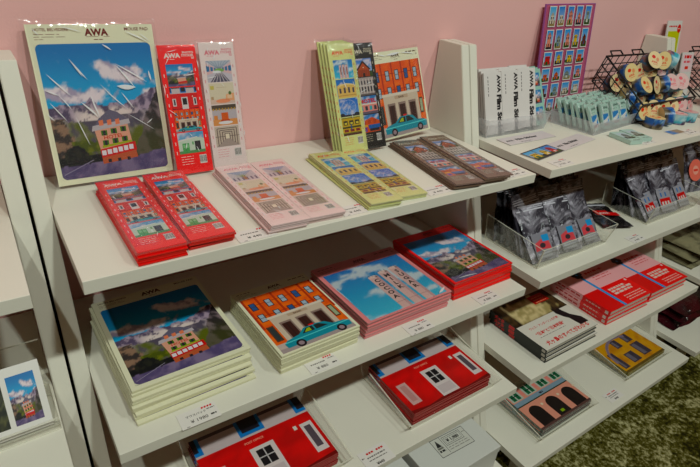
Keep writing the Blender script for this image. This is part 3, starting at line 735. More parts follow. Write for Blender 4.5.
# ------------------------------------------------------------------ unit A, second shelf
z = A[1]
stack('mouse_pad', 9, card_mesh('pad_card', PW + .008, PH, PADT, M['cream']), pad_print(PW + .008, PH, HD, CREAM, s(90, 60, 50), 'MOUSE PAD', 'HOTEL BELVEDERE'), PADT, .0051, (.040, -.352, z), 1.5,
      'hotel mouse pad', 'pile on the second shelf', 'mouse pad', 'piled hotel mouse pads', (-.006, -.026), .003, .9, None)
stack('notebook', 8, cm_bank, pm_bank, PADT, .0051, (.276, -.388, z), 1.5, 'bank and taxi notebook', 'cream pile on the second shelf', 'notebook', 'piled bank and taxi notebooks', (-.002, .0), .0015, .5)
stack('clear_file', 11, card_mesh('file_card', .222, .205, .0033, M['pink']), pm_silo, .0033, .0042, (.456, -.391, z), 1, 'pink silo print file', 'pile on second shelf', 'file', 'piled pink silo files', (.004, .008), .0018, .5,
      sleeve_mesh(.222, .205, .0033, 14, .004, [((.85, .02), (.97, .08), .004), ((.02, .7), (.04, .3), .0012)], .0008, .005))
stack('notebook', 10, card_mesh('red_card', .19, .212, .0038, M['red']), pm_redp, .0038, .0046, (.702, -.372, z), .5, 'red hotel notebook', 'pile on the second shelf', 'notebook', 'piled red hotel notebooks', (.006, .0), .0016, .5,
      sleeve_mesh(.19, .212, .0038, 15, .004, [((.1, .05), (.4, .02), .002)], .0008, .005))

# ------------------------------------------------------------------ acrylic bins
def acr_panel(mb, pts, vec):
    """clear panel: faces clear, rim faces bright edge"""
    a = [Vector(p) for p in pts]; v = Vector(vec); b = [p + v for p in a]; n = len(a)
    mb.face(a[::-1], M['acrylic']); mb.face(b, M['acrylic'])
    for i in range(n): mb.face([a[i], a[(i + 1) % n], b[(i + 1) % n], b[i]], M['acredge'])
def acrylic_bin(x0, x1, y0, y1, zz, hf, hb, label, group='clear acrylic bins', splay=.012, rz=0, t=.003):
    cx, cy = (x0 + x1) / 2, (y0 + y1) / 2
    e = empty('acrylic_bin', (cx, cy, zz + .0004), (0, 0, R(rz))); tag(e, label, 'bin', group)
    a, b = (x1 - x0) / 2, (y1 - y0) / 2
    mb = MB(); acr_panel(mb, [(-a, -b, 0), (a, -b, 0), (a, b, 0), (-a, b, 0)], (0, 0, t)); inst('bin_floor', mb.mesh('bin_floor', recalc=False), e)
    mb = MB(); acr_panel(mb, [(-a, -b, t), (a, -b, t), (a + splay, -b - splay, hf), (-a - splay, -b - splay, hf)], (0, t, 0)); inst('front_wall', mb.mesh('front_wall', recalc=False), e)
    mb = MB(); acr_panel(mb, [(-a, b - t, t), (a, b - t, t), (a + splay, b - t, hb), (-a - splay, b - t, hb)], (0, t, 0)); inst('back_wall', mb.mesh('back_wall', recalc=False), e)
    for sg in (-1, 1):
        mb = MB(); q = [(sg * a, -b, t), (sg * a, b, t), (sg * (a + splay), b, hb), (sg * (a + splay), -b - splay, hf)]
        acr_panel(mb, q, (-sg * t, 0, 0)); inst('side_wall', mb.mesh('side_wall', recalc=False), e)
    return e
def postcard_set(n, w, h, draw, base, rz, what, where, group, t=.004, step=.0048, edge='whitecard', tex=None):
    cv = Cv(); cv.sub(0, 0, w, h, 0); draw(cv)
    stack('postcard', n, card_mesh('postcard_body', w, h, t, edge if not isinstance(edge, str) else M[edge]), cv.mesh('postcard_print'), t, step, base, rz, what, where, 'postcard', group, (.0, .0), .0012, .4)
RW = mat('dull_red_card', s(176, 60, 54), .45, .4)
acrylic_bin(.578, .848, -.438, -.252, A[2], .028, .055, 'clear acrylic bin holding red post office postcards beside the shelf end')
postcard_set(7, .246, .172, d_post, (.588, -.432, A[2] + .004), 0, 'red post office postcard', 'bin by the shelf end', 'red post office postcards right', .0042, .0051, RW)
acrylic_bin(.132, .402, -.438, -.250, A[2], .028, .055, 'clear acrylic bin holding red house postcards, below the mouse pad pile')
postcard_set(7, .246, .172, d_post, (.142, -.430, A[2] + .004), 0, 'red post office postcard', 'bin below the mouse pads', 'red post office postcards left', .0042, .0051, RW)

# white cartons on the bottom shelf
def carton(x0, x1, y0, y1, h, label, lid=True, sticker=False):
    e = empty('carton', ((x0 + x1) / 2, (y0 + y1) / 2, A[3] + .0004)); tag(e, label, 'box', 'white cartons on the bottom shelf')
    a, b = (x1 - x0) / 2, (y1 - y0) / 2
    MB().box(-a + .002, a - .002, -b + .002, b - .002, 0, h - .022, M['cardw'], .001).obj('box_body', parent=e)
    lid = MB().box(-a, a, -b, b, h - .0215, h, M['cardw'], .0015).obj('lid', parent=e)
    if sticker:
        cv = Cv(); cv.sub(-.055, -.028, .110, .056, 0); k = s(52, 50, 50)
        cv.rect(0, 0, 1, 1, k, 0); cv.rect(.012, .025, .988, .975, s(216, 214, 206), 1); cv.rect(.27, .1, .28, .95, k, 2)
        cv.rect(.32, .42, .86, .9, k, 2); cv.rect(.33, .44, .85, .88, s(216, 214, 206), 3); cv.rect(.36, .5, .82, .82, k, 4); cv.rect(.366, .515, .814, .805, s(216, 214, 206), 5)
        cv.text('¥ 1,980', .40, .58, .013, k, 6, bold=.04)
        cv.poly([(.06, .52), (.2, .52), (.13, .9)], k, 2); cv.rect(.05, .4, .21, .5, s(130, 128, 120), 2); greek(cv, .05, .22, .25, k, 2, .006, 3, 2); greek(cv, .32, .92, .3, s(150, 146, 140), 2, .002, 4, 5); greek(cv, .32, .92, .18, s(150, 146, 140), 2, .002, 5, 5)
        greek(cv, .89, .97, .7, s(130, 126, 120), 2, .002, 5, 2)
        inst('box_label', cv.mesh('box_label', M['matte']), lid, (.010, -.028, h + .0002), (0, 0, R(-2)))['label'] = 'white label with black frame and symbols'
carton(.640, .866, -.497, -.290, .100, 'white lidded carton with black-framed label, on the bottom shelf right', True, True)
carton(.380, .624, -.497, -.290, .092, 'plain white lidded carton, left of the carton with the framed label')

# ------------------------------------------------------------------ left unit: photo card in acrylic holder
e = empty('acrylic_sign_holder', (-.135, -.285, A[1] + .0004), (0, 0, R(1))); tag(e, 'clear acrylic card holder at the left edge of the photo', 'card holder')
mb = MB(); acr_panel(mb, [(-.075, -.045, .0), (.075, -.045, .0), (.075, .06, 0), (-.075, .06, 0)], (0, 0, .003)); inst('holder_base', mb.mesh('holder_base', recalc=False), e)
mb = MB(); acr_panel(mb, [(-.075, -.040, .003), (.075, -.040, .003), (.075, -.043, .020), (-.075, -.043, .020)], (0, .003, 0)); inst('holder_lip', mb.mesh('holder_lip', recalc=False), e)
mb = MB(); acr_panel(mb, [(-.075, .03, .003), (.075, .03, .003), (.075, .05, .10), (-.075, .05, .10)], (0, .003, 0)); inst('holder_back', mb.mesh('holder_back', recalc=False), e)
cv = Cv(); cv.sub(0, 0, .14, .1, 0); cv.rect(0, 0, 1, 1, s(236, 232, 226), 0)
cv.sub(.095, .014, .036, .072, 1); d_hotel(cv, 26, 40, True); cv.rect(.40, .14, .70, .19, s(206, 30, 30), 16)
cv.sub(.050, .014, .038, .072, 1); cv.grid(14, 16, lambda u, v: mix(s(40, 44, 34), s(96, 96, 66), sm(-.2, .4, fr(u * 7, v * 7, 4)))); cv.ell(.4, .16, .05, .04, s(226, 110, 60), 1)
paper_thing('photo_card', card_mesh('photo_card', .14, .1, .0018, M['whitecard']), cv.mesh('photo_print'), .0018, 'white card with two photos, dark trees and hotel, in clear holder at left edge', 'card', None,
            (-.207, -.319, A[1] + .0042), (R(52), 0, R(1)))

# ------------------------------------------------------------------ unit B, top shelf: film stickers
def frost_bin(cx, cy, zz, w, d, h, sp, label, rz=0, hb=None):
    e = empty('frosted_bin', (cx, cy, zz + .0004), (0, 0, R(rz))); tag(e, label, 'bin')
    a, b = w / 2, d / 2; t = .002; hb = hb or h
    MB().box(-a, a, -b, b, 0, t, M['frost']).obj('bin_floor', parent=e)
    def wall(nm, p): MB().prism(p, (Vector((0, 0, 0)) - Vector((sum(q[0] for q in p), sum(q[1] for q in p), 0)) / 4).normalized() * t, M['frost']).obj(nm, parent=e)
    wall('front_wall', [(-a, -b, t), (a, -b, t), (a + sp, -b - sp, h), (-a - sp, -b - sp, h)])
    wall('back_wall', [(-a, b, t), (a, b, t), (a + sp, b + sp, hb), (-a - sp, b + sp, hb)])
    for sg in (-1, 1): wall('side_wall', [(sg * a, -b, t), (sg * a, b, t), (sg * (a + sp), b + sp, hb), (sg * (a + sp), -b - sp, h)])
    return e
frost_bin(1.090, -.095, 0, .232, .105, .046, .006, 'frosted plastic bin holding the white film sticker packs')
FW, FH = .070, .152
cv = Cv(); cv.sub(0, 0, FW, FH, 0); cv.rect(0, 0, 1, 1, s(232, 226, 222), 0); k = s(34, 32, 34)
cv.text('AWA', .70, .95, .0175, k, 1, R(-90), bold=.05); cv.text('Film Sticker', .66, .64, .0225, k, 1, R(-90), bold=.06)
[cv.line((.21, .94 - q * .055), (.21, .94 - q * .055 - (.03 + .012 * (q % 2))), .0022, k, 1) for q in range(6)]
pm_film = cv.mesh('film_pack_print'); cm_film = card_mesh('film_pack', FW, FH, .007, M['whitecard'], .0012)
cols = (.980, 1.044, 1.106); rows = (-.137, -.126, -.115, -.104)
cn = ('left', 'middle', 'right'); rn = ('front', 'second', 'third', 'rearmost')
proto = None
for j in range(4):
    for i in range(3):
        lab = '%s row white film sticker pack, %s of three in the frosted bin' % (rn[j], cn[i])
        loc = (cols[i] + j * .002, rows[j] + .001 * i, .003 + .0025 * ((i + j) % 3)); rot = (R(71), 0, R((1.2, .4, -.6)[i]))
        if proto is None:
            e = proto = paper_thing('sticker_pack', cm_film, pm_film, .007, lab, 'sticker pack', 'white film sticker packs', loc, rot)
        else:
            e = copy_tree(proto); e.location = loc; e.rotation_euler = rot; e['label'] = lab
        e['group'] = 'white film sticker packs'
# mint film packs beside them
MW, MH = .055, .15
cv = Cv(); cv.sub(0, 0, MW, MH, 0); cv.rect(0, 0, 1, 1, s(170, 206, 192), 0)
for j in range(3):
    cv.sub(.010, .012 + j * .046, .036, .036, 1); d_hotel(cv, 8, 8, False)
pm_mint = cv.mesh('mint_print'); cm_mint = card_mesh('mint_pack', MW, MH, .006, M['mint'], .001)
for i in range(3):
    paper_thing('sticker_pack', cm_mint, pm_mint, .006, ['front mint photo pack right of the white film packs', 'second mint photo pack right of the white film packs', 'rear mint photo pack right of the white film packs'][i],
                'sticker pack', 'mint packs beside film packs', (1.186 + .010 * i, -.128 + .013 * i, .0035), (R(66), 0, R(6 + 2 * i)))
# flat film strips
def strip(loc, rz, w, h, photo, label):
    cv = Cv(); cv.sub(0, 0, w, h, 0); cv.rect(0, 0, 1, 1, s(228, 218, 218), 0); k = s(50, 46, 50)
    x0 = photo * w
    if photo:
        cv.sub(0, 0, x0, h, 1); cv.rect(0, 0, 1, 1, s(64, 46, 46), 0)
        for i in range(3):
            cv.sub(x0 * (.03 + .32 * i), h * .08, x0 * .3, h * .84, 2); d_mini(cv, random.Random(40 + i))
    cv.sub(x0, 0, w - x0, h, 0); cv.text('AWA', .06, .42, .011, k, 1, bold=.05); cv.text('Film Sticker', .26, .42, .0135, k, 1, bold=.06, sx=1.1 if photo else 1.3); greek(cv, .26, .5, .12, k, 1, .002, 3, 3)
    e = paper_thing('film_strip', card_mesh('strip_card', w, h, .0016, M['whitecard']), cv.mesh('strip_print'), .0016, label, 'film strip', 'flat film strips', loc, (0, 0, R(rz)))
strip((.992, -.213, .0005), 1, .185, .046, 0, 'white film sticker card lying in front of the frosted bin')
strip((.972, -.314, .0005), 9, .300, .050, .42, 'film sticker strip with colour photos lying at the shelf corner')

# ------------------------------------------------------------------ board of stickers
e = empty('sticker_board', (1.278, -.048, .001)); orient(e, lean(-.048, -.010, .30), 0, 1.5); tag(e, 'purple acrylic display board with rows of small photo stickers, leaning on the wall', 'display board')
BW, BH = .226, .300
mb = MB(); mb.box(0, BW, 0, BH, 0, .004, M['purple']); mb.obj('board', parent=e)
mb = MB(); mb.box(-.002, 0, 0, BH, -.0004, .0045, M['purpleedge']); mb.box(BW, BW + .002, 0, BH, -.0004, .0045, M['purpleedge']); mb.box(-.002, BW + .002, BH, BH + .002, -.0004, .0045, M['purpleedge']); mb.obj('board_edge', parent=e)
rr = random.Random(11)
lay = [(.243, .050, .027, 5), (.182, .050, .027, 5), (.137, .036, .033, 4), (.092, .036, .033, 4), (.047, .036, .033, 4), (.004, .036, .029, 5)]
for y, h, w, n in lay:
    for i in range(n):
        x = .012 + i * (BW - .02) / n; ww = w
        cv = Cv(); cv.sub(0, 0, ww + .004, h + .004, 0); cv.rect(0, 0, 1, 1, s(232, 226, 222), 0); cv.sub(.0025, .0025, ww - .001, h - .001, 1); d_mini(cv, rr)
        inst('photo_sticker', cv.mesh('photo_sticker'), e, (x, y, .0065), (0, 0, R(rr.uniform(-1.5, 1.5))))

# ------------------------------------------------------------------ tray of mint packs
frost_bin(1.429, -.165, 0, .290, .130, .036, .006, 'frosted tray full of small mint sticker packs, in front of the purple board', 6)
TW, TT = .044, .070
cv = Cv(); cv.sub(0, 0, TW, TT, 0); cv.rect(0, 0, 1, 1, s(196, 222, 210), 0); cv.rect(.1, .1, .9, .62, s(206, 216, 210), 1); cv.rect(.14, .2, .86, .6, s(20, 140, 200), 2)
cv.poly([(.14, .2), (.5, .2), (.86, .42), (.86, .5), (.5, .4), (.14, .34)], s(230, 228, 224), 3); cv.rect(.14, .12, .86, .22, s(150, 110, 110), 3)
cv.text('AWA', .34, .80, .010, s(60, 90, 84), 1, bold=.04); greek(cv, .25, .75, .7, s(90, 120, 110), 1, .0012, 2, 2)
pm_t = cv.mesh('mini_print'); cm_t = card_mesh('mini_pack', TW, TT, .007, M['mint'], .001)
proto = None
glint_t = sleeve_mesh(TW, TT, .007, 44, .002, [((.05, .95), (.12, .55), .003), ((.8, .98), (.95, .8), .002)], .0005, .004)
rn6 = ('front', 'second', 'third', 'fourth', 'fifth', 'rearmost'); cn5 = ('far left', 'left of centre', 'centre', 'right of centre', 'far right')
cen = Vector((1.429, -.165, 0)); rz = R(6)
for j in range(6):
    for i in range(5):
        lx = -.136 + i * .0562 + rnd.uniform(-.002, .002); ly = -.054 + j * .0185
        p = cen + Vector((lx * math.cos(rz) - ly * math.sin(rz), lx * math.sin(rz) + ly * math.cos(rz), .0046))
        lab = '%s row mint sticker pack in the tray, %s' % (rn6[j], cn5[i]); rot = (R(62 + rnd.uniform(-3, 3)), R(rnd.uniform(-3, 3)), rz + R(rnd.uniform(-4, 4)))
        if proto is None: e = proto = paper_thing('sticker_pack', cm_t, pm_t, .007, lab, 'sticker pack', 'mint packs in the tray', p, rot, glint_t)
        else:
            e = copy_tree(proto); e.location = p; e.rotation_euler = rot; e['label'] = lab
# two flat mint packs in front of the tray
cv = Cv(); cv.sub(0, 0, .046, .072, 0); cv.rect(0, 0, 1, 1, s(196, 222, 210), 0); cv.sub(.006, .018, .034, .042, 1); d_mini(cv, random.Random(5)); cv.sub(0, 0, .046, .072, 0); greek(cv, .3, .9, .06, s(60, 90, 80), 1, .003, 2, 3)
pf = cv.mesh('flat_mint_print'); cf = card_mesh('flat_mint', .046, .072, .011, M['mint'], .001)
paper_thing('sticker_pack', cf, pf, .011, 'left flat mint sticker pack lying in front of the tray', 'sticker pack', 'flat mint sticker packs', (1.322, -.334, .0005), (0, 0, R(-10)))
paper_thing('sticker_pack', cf, pf, .011, 'right flat mint sticker pack lying in front of the tray', 'sticker pack', 'flat mint sticker packs', (1.373, -.330, .0005), (0, 0, R(-12)))

# ------------------------------------------------------------------ wire baskets and tape rolls
def wire_basket(x0, x1, label):
    e = empty('wire_basket', (x0, -.2, .0006)); tag(e, label, 'basket', 'black wire baskets of tape')
    # profile in (y, z): back top, back bottom, front bottom, front top
    BT, BB, FB, FT = (.118, .168), (.142, .090), (-.020, .004), (-.035, .062); L = x1 - x0; r = .0023
    P = lambda x, q: (x, q[0], q[1])
    mb = MB().tube([P(0, BT), P(L, BT), P(L, FT), P(0, FT)], .0032, M['wire'], 8, True); rim = mb.obj('rim', parent=e)
    for x in (0, L):
        mb = MB()
        for k in range(6):
            a = Vector(P(x, BT)).lerp(Vector(P(x, FT)), k / 6 + .04); b = Vector(P(x, BB)).lerp(Vector(P(x, FB)), k / 6 + .02); mb.tube([a, b], r * .75, M['wire'])
        for t in (.35, .7): mb.tube([Vector(P(x, BT)).lerp(Vector(P(x, BB)), t), Vector(P(x, FT)).lerp(Vector(P(x, FB)), t)], r * .75, M['wire'])
        mb.tube([P(x, BT), P(x, BB), P(x, FB), P(x, FT)], r, M['wire']); mb.obj('end_wires', parent=e)
    mb = MB(); n = int(L / .034)
    for k in range(1, n):
        x = L * k / n; mb.tube([P(x, BT), P(x, BB), P(x, FB), P(x, FT)], r * .7, M['wire'])
    for t in (.0, .25, .5, .75, 1): mb.tube([Vector(P(0, BB)).lerp(Vector(P(0, FB)), t), Vector(P(L, BB)).lerp(Vector(P(L, FB)), t)], r * .8, M['wire'])
    for t in (.33, .66): mb.tube([Vector(P(0, BT)).lerp(Vector(P(0, BB)), t), Vector(P(L, BT)).lerp(Vector(P(L, BB)), t)], r * .8, M['wire'])
    mb.obj('wire_mesh', parent=e)
    for x in (.03, .15):
        if x + .06 < L:
            MB().tube([(x, BT[0], BT[1]), (x + .002, BT[0] + .012, BT[1] + .012), (x + .058, BT[0] + .012, BT[1] + .012), (x + .06, BT[0], BT[1])], .0024, M['wire']).obj('hook', parent=rim)
    for x in (.02, L - .02):
        MB().tube([P(x, BB), (x, BB[0] - .005, .0028), (x, FB[0] + .06, .0028)], r, M['wire']).obj('leg', parent=e)
    return e
wire_basket(1.522, 1.838, 'black wire basket heaped with round tape rolls, right of the mint tray')
wire_basket(2.035, 2.33, 'black wire basket with red and pink rolls at the right edge')
def tape_mesh(seed, r, w, bandf, face, markc):
    """roll lying with its axis along local z: printed band, cream label faces"""
    n = 28; cv = Cv(); cols = []
    for j in range(4):
        for i in range(n):
            u0, u1 = i / n, (i + 1) / n; v0, v1 = j / 4, (j + 1) / 4
            q = len(cv.v)
            for u, v in ((u0, v0), (u1, v0), (u1, v1), (u0, v1)):
                a = 2 * math.pi * u; cv.v.append((r * math.cos(a), r * math.sin(a), v * w)); cv.c.append(bandf(u, v))
            cv.f.append((q, q + 1, q + 2, q + 3))
    band = cv.mesh('tape_band')
    cv = Cv(); ring = [(r * .985 * math.cos(2 * math.pi * i / n), r * .985 * math.sin(2 * math.pi * i / n)) for i in range(n)]
    cv.b = 3; cv.poly(ring, face, 0, True); cv.poly([(x * .26 - r * .25, y * .2 + r * .3) for x, y in ring], markc, 1, True); cv.poly([(x * .2 + r * .3, y * .24 + r * .1) for x, y in ring], mix(markc, face, .5), 1, True)
    cv.sub(-r, -r, 2 * r, 2 * r, 3); cv.text('AWA', .46, .3, r * .34, markc, 2, al='C', bold=.03); greek(cv, .35, .7, .22, markc, 2, .0012, 2, 3)
    lab = cv.mesh('tape_label')
    cv = Cv(); cv.poly(ring[::-1], face, 0, True); back = cv.mesh('tape_back')
    return band, lab, back
def bf_blue(u, v):
    n = fr(u * 14, v * 3, 2)
    return mix(s(130, 118, 96), s(50, 46, 42), sm(-.2, .3, n)) if v < .45 + .3 * n else mix(s(24, 92, 160), s(150, 186, 206), sm(.0, .4, n))
def bf_teal(u, v):
    n = fr(u * 12, v * 3, 5)
    return mix(s(150, 110, 130), s(60, 50, 80), sm(-.2, .3, n)) if v < .3 + .25 * n else mix(s(80, 168, 184), s(190, 216, 220), sm(-.1, .4, n + v - .5))
def bf_mix(u, v):
    n = fr(u * 10, v * 4, 8)
    return mix(s(70, 130, 170), s(150, 116, 110), sm(-.1, .15, n)) if v < .7 else s(40, 40, 44)
TR = .027; TWD = .030
kinds = [tape_mesh(1, TR, TWD, bf_blue, s(236, 214, 166), s(226, 84, 40)), tape_mesh(2, TR, TWD, bf_teal, s(232, 200, 196), s(232, 120, 130)), tape_mesh(3, TR, TWD, bf_mix, s(236, 216, 176), s(214, 60, 50)),
         tape_mesh(4, TR, TWD, lambda u, v: mix(s(214, 60, 66), s(230, 150, 150), sm(-.2, .3, fr(u * 9, v * 3, 9))), s(240, 214, 206), s(226, 60, 60))]
def tape(k, c, axis, spin, label, group=None):
    """c = centre of the roll, axis = direction of its labelled face"""
    q = Vector(axis).normalized().to_track_quat('Z', 'Y')
    e = empty('tape_roll', Vector(c) - q @ Vector((0, 0, TWD / 2))); e.rotation_euler = (q.to_matrix() @ Matrix.Rotation(spin, 3, 'Z')).to_euler(); tag(e, label, 'tape', group)
    pb = inst('paper_band', kinds[k][0], e); inst('face_label', kinds[k][1], pb, (0, 0, TWD)); inst('back_label', kinds[k][2], pb)
G = 'tape rolls in the wire basket'
def bz(yy): return .0006 + .004 + .086 * (yy + .02) / .162   # basket floor height at local y
spots = []
for i in range(6):
    for j in range(3):
        spots.append((1.552 + i * .0535, -.020 + j * .053, 0))
for i in range(5):
    for j in range(2): spots.append((1.575 + i * .054, .012 + j * .054, 1))
for i in range(3): spots.append((1.645 + i * .056, .045, 2))
pos = ['far left', 'left', 'centre left', 'centre right', 'right', 'far right']
rw = ['front', 'middle', 'back']; lv = ['bottom layer', 'second layer', 'top of the heap']
rt = random.Random(19)
for n_, (x, ly, l) in enumerate(spots):
    k = (0, 2, 0, 1, 1, 1)[min(5, int((x - 1.545) / .056))] if rt.random() > .25 else 2
    ax = Vector((rt.uniform(-.6, .2), -1, rt.uniform(-.1, .9))) if rt.random() > .3 else Vector((rt.uniform(.3, 1), -.4, rt.uniform(-.2, .5)))
    yy = ly - .2; zz = bz(ly) + .032 + l * .046 - .06 * 0
    col = min(5, int((x - 1.54) / .054)); row = min(2, max(0, int((ly + .03) / .053)))
    tape(k, (x + rt.uniform(-.004, .004), yy, zz), ax, rt.uniform(-.5, .5), '%s tape roll in the wire basket, %s %s, %s' % (['cream-faced blue', 'pink-faced teal', 'cream-faced patterned', ''][k], pos[col], rw[row], lv[l]), G)
# loose rolls on the shelf
tape(0, (1.566, -.262, .0155), (0, 0, 1), .4, 'blue tape roll with orange top lying flat in front of the wire basket', None)
tape(0, (1.622, -.262, .0275), (.75, -.55, .12), .2, 'blue tape roll tipped on its side beside the flat blue roll', None)
tape(1, (1.700, -.262, .0155), (0, 0, 1), .1, 'teal tape roll with pink top, right of the tipped blue roll', None)
tape(1, (1.766, -.262, .0155), (0, 0, 1), 1.1, 'teal tape roll with pink top at the far right of the loose rolls', None)
for i in range(4): tape(3, (2.065 + i * .058, -.185, .045), (-.2, -1, .4), .3 * i, '%s red tape roll in the wire basket at the right edge' % ('first', 'second', 'third', 'fourth')[i], 'red rolls at the right edge')
e = empty('sample_card', (1.552, -.333, .0005), (0, 0, R(-1))); tag(e, 'small sample photo card with blue sky, in front of the loose tape rolls', 'card')
MB().box(0, .072, 0, .03, 0, .0008, M['whitecard']).obj('sample_backing', parent=e)
cv = Cv(); cv.sub(.002, .002, .068, .026, 0); cv.grid(10, 5, lambda u, v: mix(s(60, 130, 200), s(170, 140, 110), sm(.2, .5, u * .9 + .2 * fr(u * 8, v * 4, 2)))); inst('sample_print', cv.mesh('sample_print'), e, (0, 0, .0009))
# signs
e = empty('standing_sign', (1.950, -.06, .001), (lean(-.06, -.012, .262), 0, R(0))); tag(e, 'tall white sign with yellow-green panel and red badge, behind the second divider', 'sign')
w, h = .100, .262
sb = MB().box(0, w, 0, h, 0, .004, M['whitecard'], .0008).obj('sign_board', parent=e)
cv = Cv(); cv.sub(0, 0, w, h, 0); Rd = s(220, 40, 50)
cv.rect(.01, .005, .99, .995, s(236, 230, 224), 0); cv.rect(.1, .44, .9, .87, s(212, 214, 16), 1); cv.rect(.3, .52, .72, .76, s(238, 206, 214), 2); greek(cv, .36, .68, .695, Rd, 3, .010, 8, 3); greek(cv, .38, .64, .64, s(226, 130, 140), 3, .003, 2, 2); cv.rect(.4, .56, .55, .59, Rd, 3)
greek(cv, .12, .66, .92, Rd, 1, .005, 3, 5); cv.ell(.82, .90, .13, .055, Rd, 2); greek(cv, .74, .9, .895, s(240, 220, 200), 3, .003, 2, 2); greek(cv, .3, .7, .2, s(226, 150, 150), 1, .004, 3, 3); cv.rect(.3, .1, .7, .14, Rd, 1)
inst('sign_print', cv.mesh('sign_print'), sb, (0, 0, .0042))
e = empty('price_stand', (1.950, -.13, .001), (R(78), 0, R(-6))); tag(e, 'small white and red price stand between the yellow sign and right edge', 'sign')
w, h = .066, .172
sb = MB().box(0, w, 0, h, 0, .004, M['whitecard'], .0008).obj('sign_board', parent=e)
mb = MB(); mb.prism([(0, h, 0), (w, h, 0), (w, h * .1, -.05), (0, h * .1, -.05)], (0, 0, -.002), M['whitecard']); mb.obj('back_leaf', parent=e)
cv = Cv(); cv.sub(0, h * .62, w, h * .36, 0); cv.rect(.04, .03, .96, .97, s(238, 214, 216), 0); greek(cv, .2, .82, .74, Rd, 1, .010, 8, 3); greek(cv, .2, .8, .5, s(226, 110, 120), 1, .007, 3, 2); cv.rect(.35, .16, .65, .32, s(226, 80, 60), 1)
inst('sign_print', cv.mesh('sign_print'), sb, (0, 0, .0042))

# ------------------------------------------------------------------ unit B, second shelf: bins of zip bags
def bag_meshes(w, h, puff, seed, film):
    mb = MB()
    def side(sg):
        def f(u, v):
            ed = min(u, 1 - u) * 2; ve = sm(0, .25, v) * sm(1.0, .62, v)
            return ((u - .5) * w + .004 * fr(v * 4, u, seed), v * h, sg * (.0006 + puff * (ed ** .6) * ve * (.75 + .45 * fr(u * 4, v * 4, seed + sg)) + .0025 * fr(u * 6, v * 7, seed + 3) * (1 if sg > 0 else 1)))
        return f
    mb.grid(9, 14, side(1), film); mb.grid(9, 14, lambda u, v: side(-1)(1 - u, v), film)
    pouch = mb.mesh('pouch', recalc=False)
    mb = MB(); mb.box(-w / 2 + .001, w / 2 - .001, h * .86, h * .88, -.0034, .0034, M['seal']); mb.box(-w / 2 + .001, w / 2 - .001, h * .90, h * .91, -.003, .003, M['seal']); seal = mb.mesh('zip_seal')
    return pouch, seal
def insert_print(w, h, a, b, c):
    cv = Cv(); cv.sub(-w / 2, 0, w, h, 0); cv.rect(0, 0, 1, 1, s(140, 138, 146), 0)
    cv.poly([(.05, .3), (.5, .36), (.95, .3), (.9, .62), (.5, .75), (.1, .62)], a, 1); cv.ell(.5, .5, .16, .1, b, 2); cv.rect(.55, .64, .95, .9, c, 2); cv.rect(.1, .05, .9, .22, s(170, 170, 176), 1)
    return cv.mesh('insert_print')
ZW, ZH = .098, .155
inA = insert_print(.062, .066, s(206, 90, 96), s(60, 50, 56), s(40, 150, 200))
def redins():
    cv = Cv(); cv.sub(-.034, 0, .068, .066, 0); cv.rect(0, 0, 1, 1, s(160, 158, 166), 0); cv.rect(.1, .3, .9, .62, s(200, 34, 30), 1)
    for x in (.2, .42, .64): cv.rect(x, .3, x + .12, .46, s(216, 210, 206), 2)
    for x in (.25, .6): cv.rect(x, .7, x + .1, .9, s(40, 110, 170), 2)
    return cv.mesh('insert_print')
inB = redins()
variants = {}
for key, film, ins in (('A', M['foil'], inA), ('B', M['foil2'], inB), ('C', M['film'], inA), ('D', M['film'], inB)):
    variants[key] = [(bag_meshes(ZW, ZH, .0044, 5 + 3 * q, film), ins) for q in range(3)]
def zip_bag(key, q, loc, rot, label, group):
    (pouch, seal), ins = variants[key][q % 3]
    e = empty('zip_bag', loc, rot); tag(e, label, 'bag', group)
    inst('pouch', pouch, e); inst('zip_seal', seal, e)
    inst('printed_insert', ins, e, (0, .006, .0074))
def bag_bin(x0, x1, y0, y1, zz, key, label, desc, group, rows=8, yfront=None):
    acrylic_bin(x0, x1, y0, y1, zz, .062, .075, label, splay=.012)
    c3 = ('left', 'middle', 'right'); n3 = ('front', 'second', 'third', 'fourth', 'fifth', 'sixth', 'seventh', 'rearmost', 'ninth')
    for j in range(rows):
        for i in range(3):
            x = x0 + .054 + i * (x1 - x0 - .108) / 2 + rnd.uniform(-.005, .005); y = y0 + .013 + j * (y1 - y0 - .032) / (rows - 1) * .92
            k = key if j > 3 else {'A': 'C', 'B': 'D'}[key]
            zip_bag(k, i + j, (x, y, zz + .0045), (R((48, 55, 61, 67, 72, 76, 79, 81)[j] + rnd.uniform(-2, 2)), R(rnd.uniform(-3, 3)), R(rnd.uniform(-5, 5))), '%s %s, %s row of three' % (n3[j] if j < rows - 1 else 'rearmost', desc, c3[i]), group)
bag_bin(.993, 1.290, -.375, -.200, A[1], 'A', 'clear acrylic bin packed with zip bags holding pink and blue prints, left one',
        'zip bag in the left acrylic bin', 'zip bags in the left acrylic bin')
bag_bin(1.520, 1.818, -.368, -.215, A[1], 'B', 'clear acrylic bin packed with zip bags holding red-striped prints, right one',
        'zip bag in the right acrylic bin', 'zip bags in the right acrylic bin')
(pouch, seal), _ = variants['B'][1]
cv = Cv(); cv.sub(-.04, 0, .08, .09, 0); cv.poly([(.05, .3), (.95, .2), (.95, .45), (.62, .48), (.6, .6), (.05, .62)], s(214, 30, 30), 1); cv.text('AWA', .2, .36, .014, s(236, 220, 216), 2, bold=.04)
e = empty('zip_bag', (1.405, -.345, A[1] + .009), (0, 0, R(-22))); tag(e, 'dark zip bag with red print lying flat between the two acrylic bins', 'bag')
inst('pouch', pouch, e); inst('zip_seal', seal, e); inst('printed_insert', cv.mesh('printed_insert'), e, (0, .03, .0115))['label'] = 'red printed mark'
